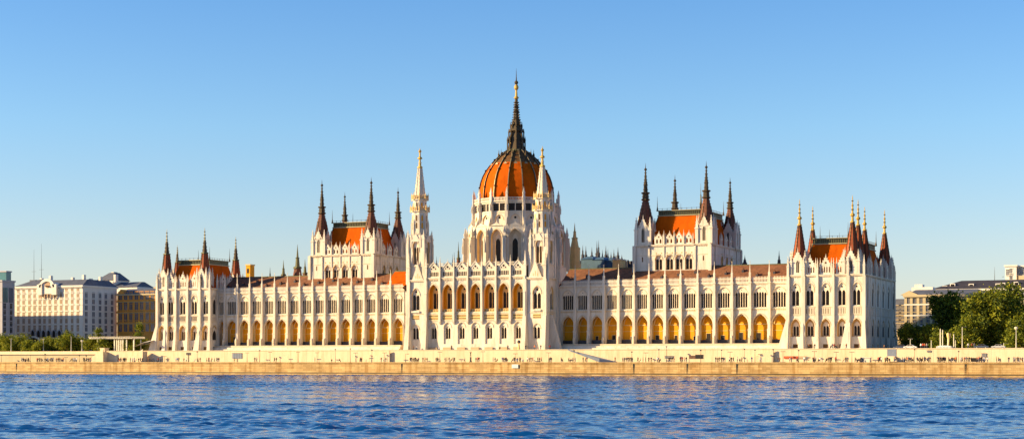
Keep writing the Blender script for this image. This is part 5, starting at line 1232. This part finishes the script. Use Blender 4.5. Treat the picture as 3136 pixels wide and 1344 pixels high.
for i, (p, d_, pose, ci, t) in enumerate(((1252, -9, 'stand', 8, 'in black standing at the foot of the left flanking tower'), (1266.5, -9, 'stand', 5, 'in brown standing right of the left flanking tower foot'), (1276, -8, 'walk', 3, 'in white walking by the left tower foot'),
        (1345, -9, 'sit', 3, 'in white sitting on the first low bench of the central block'), (1383, -10, 'stand', 8, 'in black standing before the low benches'), (1531, -9, 'sit', 8, 'in black sitting under the sixth low window'), (1555, -10, 'walk', 0, 'in navy walking by the last benches'),
        (1610, -9, 'stand', 1, 'in black and jeans right of the stone lantern post'), (1637, -10, 'walk', 6, 'in orange before the right flanking tower'), (1656, -10, 'stand', 8, 'in black with dark shawl before the right flanking tower'), (1684, -9, 'stand', 2, 'in red at the right flanking tower corner'),
        (2477, -7, 'stand', 5, 'in brown before the second bay of the right pavilion'), (2495, -7, 'stand', 8, 'in black left of the dark door of the right pavilion'), (2545, -8, 'sit', 8, 'in black sitting right of the dark pavilion door'), (2550, -8, 'stand', 0, 'in navy in the group right of the dark door'), (2555, -9, 'walk', 2, 'in red in the group right of the dark door'), (2560, -8, 'sit', 1, 'in jeans sitting in the group right of the dark door'), (2566, -9, 'stand', 5, 'in brown at the end of the group by the pavilion'), (2592, -8, 'walk', 6, 'in orange before the right pavilion turret'),
        (2708, -8, 'sit', 5, 'in brown sitting at the foot of the pavilion side'), (2820, -9, 'stand', 3, 'in white in the group beside the small trees'), (2826, -9, 'walk', 2, 'in red in the group beside the small trees'), (2832, -8, 'stand', 6, 'in orange in the group beside the small trees'), (2838, -9, 'stand', 4, 'in grey in the group beside the small trees'),
        (2965, -9, 'stand', 3, 'in white left of the dark blue car'), (2977, -9, 'walk', 2, 'in red close to the dark blue car'), (2984, -9, 'stand', 4, 'in grey right beside the dark blue car'))):
    person(sx(p, d_), d_, GR, pose, ci, random.uniform(-1, 1), 'person '+t, 'people on the upper terrace', 1.05)

# ---------------------------------------------------------------- vegetation
def crown_mesh(name, lobes, n, leaf, mats=('leaf1', 'leaf2', 'leaf3'), seed=0, pr=(.45, .25, .3)):
    rg = np.random.RandomState(seed); L = np.array(lobes, float)
    vol = L[:, 3]**2; pk = rg.choice(len(L), n, p=vol/vol.sum())
    # clumps of leaves around points near each lobe's surface
    nc = n//14; ci = rg.choice(len(L), nc, p=vol/vol.sum())
    u = rg.normal(size=(nc, 3)); u /= np.linalg.norm(u, axis=1)[:, None]; rr = .55+.5*rg.rand(nc)**.6
    cc = L[ci, :3]+u*rr[:, None]*L[ci, 3:4]*np.array([1, 1, .85]); cs = .35+.75*rg.rand(nc)
    li = rg.randint(0, nc, n); p = cc[li]+rg.normal(size=(n, 3))*(cs[li]*leaf*2.2)[:, None]
    a = rg.normal(size=(n, 3)); a /= np.linalg.norm(a, axis=1)[:, None]; b = rg.normal(size=(n, 3)); b -= (a*b).sum(1)[:, None]*a; b /= np.linalg.norm(b, axis=1)[:, None]
    s = leaf*(.5+.8*rg.rand(n))[:, None]
    V = np.concatenate([p-a*s, p+b*s*.6, p+a*s, p-b*s*.6], 1).reshape(-1, 3)
    me = bpy.data.meshes.new(name); Fc = np.arange(4*n).reshape(-1, 4)
    me.from_pydata(V.tolist(), [], Fc.tolist())
    for m in mats: me.materials.append(M[m])
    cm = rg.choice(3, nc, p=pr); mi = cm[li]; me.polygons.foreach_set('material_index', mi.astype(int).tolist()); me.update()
    return me
def trunk_mesh(h, r, limbs, seed):
    rg = random.Random(seed); b = MB()
    b.lathe(0, 0, [(r*1.5, -.3), (r, h*.15), (r*.7, h*.6), (r*.25, h)], 8, 'bark')
    for i in range(limbs):
        a = rg.uniform(0, 2*pi); z0 = h*rg.uniform(.35, .7); L = h*rg.uniform(.35, .6); pts = [(0, 0, z0), (cos(a)*L*.45, sin(a)*L*.45, z0+L*.4), (cos(a)*L*.8, sin(a)*L*.8, z0+L*.9)]
        for (p, q, r0, r1) in ((pts[0], pts[1], r*.4, r*.25), (pts[1], pts[2], r*.25, r*.08)):
            A = [b.P(p[0]+r0*cos(t), p[1]+r0*sin(t), p[2]) for t in (0, 2.1, 4.2)]; B = [b.P(q[0]+r1*cos(t), q[1]+r1*sin(t), q[2]) for t in (0, 2.1, 4.2)]
            for k in range(3): b.f.append([A[k], A[(k+1) % 3], B[(k+1) % 3], B[k]]); b.m.append('bark')
    return b
TM = {}
def tree(name, p, d, w, h, seed, label, group, n=2500, leaf=.28, cat='tree', low=.15):
    w *= 1.18; h *= 1.07; n = int(n*1.25)
    x = sx(p, d); e_ = empty(name, (x, d, GR-.1), label, cat, group); key = (seed, n)
    if key not in TM:
        rg = random.Random(seed); lobes = []
        for i in range(13 if n > 5000 else 8):
            a = rg.uniform(0, 2*pi); r = rg.uniform(.1, .34); z = rg.uniform(low+.12, .86); s = rg.uniform(.13, .23)*(1.15-.45*abs(z-.5)*1.6)
            lobes.append((cos(a)*r*w*(1.1-.4*z), sin(a)*r*w*(1.1-.4*z), z*h, s*w))
        lobes.append((0, 0, h*.55, w*.27))
        TM[key] = (crown_mesh('crown', lobes, n, leaf, seed=seed, pr=(.35, .55, .1) if cat == 'shrub' else (.42, .3, .28)), None)
        t = trunk_mesh(h*.75, h*.03+.08, 5, seed).build('trunk', e_); TM[key] = (TM[key][0], t.data)
    else: t = bpy.data.objects.new('trunk', TM[key][1]); COL.objects.link(t); t.parent = e_
    o = bpy.data.objects.new('crown', TM[key][0]); COL.objects.link(o); o.parent = e_
    return e_
ppm = lambda p, d: dist(sx(p, d), d)/F
for i, (p, wpx, ytop, d, lab) in enumerate(((-12, 60, 1034, -2, 'park shrub cut by the left edge of the photo'), (30, 60, 1040, -3, 'dark green shrub behind the leftmost pale park lamp'), (66, 62, 1034, -1, 'bright green shrub left of the dark arches'), (94, 46, 1052, -6, 'low yellow green shrub under the dark arches'), (124, 40, 1058, -7, 'low bright shrub beside the second park lamp'), (152, 60, 1042, -2, 'round green shrub in front of the hotel entrance'), (180, 40, 1050, 1, 'dark shrub left of the tall park mast'),
        (205, 62, 1033, -3, 'bright green shrub behind the tall park mast'), (240, 58, 1038, -1, 'green shrub behind the cup shaped lamp'), (284, 56, 1038, -2, 'round green shrub left of the pergola'), (312, 52, 1046, -5, 'broad low shrub under the pergola'), (345, 48, 1046, 1, 'dark shrub behind the pergola columns'), (372, 40, 1048, 3, 'shrub seen between the pergola columns'), (404, 50, 1046, -2, 'round bright shrub right of the pergola'), (432, 36, 1044, 4, 'dark shrub beside the white tent'))):
    k = ppm(p, d); h = (1079-ytop)*k; tree('park_shrub', p, d, wpx*k*1.15, h*1.05, 30+i, lab, 'green shrubs of the park', 4200, .26, 'shrub', -.02)
for (p, wpx, ytop, d, lab, s) in ((212, 44, 1006, 46, 'dark tree at the hotel corner above the park shrubs', 61), (298, 28, 1006, 40, 'slim dark conifer before the side of the white hotel', 62), (424, 24, 990, 40, 'slender feathery tree before the ochre house', 63), (18, 50, 1026, 10, 'dark tree rising behind the leftmost shrubs', 64)):
    k = ppm(p, d); tree('park_tree', p, d, wpx*k, (1079-ytop)*k, s, lab, 'trees of the park', 2600, .3)
for (p, wpx, ytop, d, lab, s, n) in ((2905, 150, 895, 36, 'large dark green tree, left one of the two big trees', 71, 15000), (3052, 205, 893, 15, 'largest tree with sunlit crown right of the dark one', 72, 19000), (3138, 130, 925, 12, 'big tree cut by the right edge of the photo', 73, 9000),
        (2975, 90, 985, 6, 'mid height green tree between the two big trees', 74, 6000), (3115, 80, 1000, 2, 'golden green small tree by the rightmost lamp', 75, 4500)):
    k = ppm(p, d); tree('park_tree', p, d, wpx*k, (1079-ytop)*k, s, lab, 'trees right of the palace', n, .42 if n > 8000 else .34, low=.02)
for i, (p, wpx, ytop, d, lab) in enumerate(((2775, 60, 1005, 16, 'round dark shrub tree beside the pavilion foot'), (2812, 66, 1012, 18, 'broad low tree in front of the beige block'), (2842, 50, 1006, 12, 'brighter low tree left of the flagpoles'), (2880, 60, 1020, 8, 'low dark tree behind the flagpoles'), (2930, 70, 1022, 10, 'low dark tree behind the pole with yellow flag'), (3000, 80, 1016, 12, 'low tree behind the dark blue car'), (3060, 80, 1020, 14, 'low tree behind the silver car'))):
    k = ppm(p, d); tree('low_tree', p, d, wpx*k, (1079-ytop)*k, 80+i, lab, 'low trees on the right terrace', 4200, .32, low=-.02)

# ================================================================ WATER
def water():
    rg = np.random.RandomState(3)
    nr, nc = 1500, 1100
    # one sheet, tessellated more finely towards the near bank
    ox, oy = CAM[0]-FW[0]*6, CAM[1]-FW[1]*6
    t_ = np.linspace(0, 1, nr); R = 78+542*(.72*t_+.28*t_*t_); fw = atan2(FW[1], FW[0]); A = fw+np.linspace(radians(21.5), -radians(21.5), nc)
    RR, AA = np.meshgrid(R, A, indexing='ij'); X = ox+RR*np.cos(AA); Y = oy+RR*np.sin(AA); Z = np.zeros_like(X)
    dirw = atan2(-.913, .407)
    for i in range(110):
        lam = .65*(2.8/.65)**rg.rand(); k = 2*pi/lam; th = dirw+rg.normal()*.6; ph = rg.rand()*2*pi
        amp = .0031*lam**.85
        q = k*(X*cos(th)+Y*sin(th))+ph
        Z += amp*(np.sin(q)+.25*np.sin(2*q+pi/2))
    # patchy gusts, and steeper cat's paws
    pw = np.sin(X*.31+Y*.11+1)*np.sin(Y*.42-X*.17+2)+np.sin(X*.13+Y*.37); Z *= .8+.75*np.clip(pw, 0, 2)
    g = np.sin(X*.045+1.3)*np.sin(Y*.06+.4)+np.sin(X*.021-Y*.03+2); Z *= (.95+.28*g)
    V = np.stack([X, Y, Z], -1).reshape(-1, 3)
    i = np.arange(nr-1)[:, None]*nc+np.arange(nc-1)[None]; Fc = np.stack([i, i+nc, i+nc+1, i+1], -1).reshape(-1, 4)
    me = bpy.data.meshes.new('water'); me.vertices.add(len(V)); me.vertices.foreach_set('co', V.astype(np.float32).ravel())
    me.loops.add(Fc.size); me.loops.foreach_set('vertex_index', Fc.ravel().astype(np.int32)); me.polygons.add(len(Fc))
    me.polygons.foreach_set('loop_start', (np.arange(len(Fc))*4).astype(np.int32)); me.polygons.foreach_set('use_smooth', np.ones(len(Fc), bool)); me.update(); me.validate()
    m = bpy.data.materials.new('river_water'); m.use_nodes = True; nt = m.node_tree; b = nt.nodes['Principled BSDF']
    b.inputs['Base Color'].default_value = (.002, .06, .23, 1); b.inputs['Roughness'].default_value = .06; b.inputs['IOR'].default_value = 1.33
    g = nd(nt, 'ShaderNodeNewGeometry'); bp = nd(nt, 'ShaderNodeBump'); bp.inputs['Strength'].default_value = .6; bp.inputs['Distance'].default_value = .035
    n = nd(nt, 'ShaderNodeTexNoise'); n.inputs['Scale'].default_value = 1.7; n.inputs['Detail'].default_value = 6; n.inputs['Roughness'].default_value = .65
    nt.links.new(g.outputs['Position'], n.inputs['Vector']); nt.links.new(n.outputs['Fac'], bp.inputs['Height']); nt.links.new(bp.outputs['Normal'], b.inputs['Normal'])
    me.materials.append(m); o = bpy.data.objects.new('water', me); COL.objects.link(o); o['kind'] = 'structure'
    M['water'] = m
    sheet('river_bed', [(-3000, -1500, 0), (3000, -1500, 0), (3000, -20, 0), (-3000, -20, 0)], 'water', -.75)
water()

# ================================================================ LIGHT, SKY, CAMERA
AZ, EL = radians(29), radians(19)
sd = (-cos(EL)*cos(AZ), -cos(EL)*sin(AZ), sin(EL))
from mathutils import Vector, Matrix
li = bpy.data.lights.new('sun', 'SUN'); li.energy = 5; li.angle = radians(.5); li.color = (1, .75, .39)
lo = bpy.data.objects.new('sun', li); COL.objects.link(lo); lo.rotation_euler = Vector(sd).to_track_quat('Z', 'Y').to_euler(); lo.location = (-200, -200, 200)
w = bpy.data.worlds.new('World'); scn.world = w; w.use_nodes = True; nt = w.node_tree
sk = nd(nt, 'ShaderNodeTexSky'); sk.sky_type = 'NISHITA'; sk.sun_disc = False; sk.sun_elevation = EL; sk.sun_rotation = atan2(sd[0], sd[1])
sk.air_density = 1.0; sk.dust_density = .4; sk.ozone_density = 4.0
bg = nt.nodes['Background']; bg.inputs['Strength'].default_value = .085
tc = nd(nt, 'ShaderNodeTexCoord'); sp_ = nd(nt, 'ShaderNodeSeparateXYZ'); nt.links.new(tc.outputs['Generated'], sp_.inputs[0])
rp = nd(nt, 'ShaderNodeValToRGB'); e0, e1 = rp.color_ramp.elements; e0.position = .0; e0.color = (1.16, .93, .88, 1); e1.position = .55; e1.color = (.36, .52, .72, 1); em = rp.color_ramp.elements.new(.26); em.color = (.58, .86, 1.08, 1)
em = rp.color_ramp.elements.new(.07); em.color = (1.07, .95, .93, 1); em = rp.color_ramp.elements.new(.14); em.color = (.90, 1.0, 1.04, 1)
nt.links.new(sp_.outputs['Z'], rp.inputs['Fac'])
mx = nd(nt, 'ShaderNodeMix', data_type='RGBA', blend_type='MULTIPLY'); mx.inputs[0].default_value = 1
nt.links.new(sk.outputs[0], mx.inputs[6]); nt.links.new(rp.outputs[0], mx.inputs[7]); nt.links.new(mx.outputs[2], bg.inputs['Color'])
cd = bpy.data.cameras.new('camera'); co = bpy.data.objects.new('camera', cd); COL.objects.link(co)
cd.sensor_width = 36; cd.lens = F/3136*36; cd.shift_y = (HY-672)/3136; cd.clip_end = 9000; cd.clip_start = 1
r3 = Vector((RT[0], RT[1], 0)).normalized(); f3 = Vector((FW[0], FW[1], 0)).normalized()
mt = Matrix((( r3.x, 0, -f3.x), (r3.y, 0, -f3.y), (0, 1, 0))).to_4x4(); co.matrix_world = Matrix.Translation(CAM) @ mt
scn.camera = co
vs = scn.view_settings; vs.view_transform = 'Standard'; vs.look = 'None'; vs.gamma = 1; vs.exposure = 1.15; vs.use_curve_mapping = False
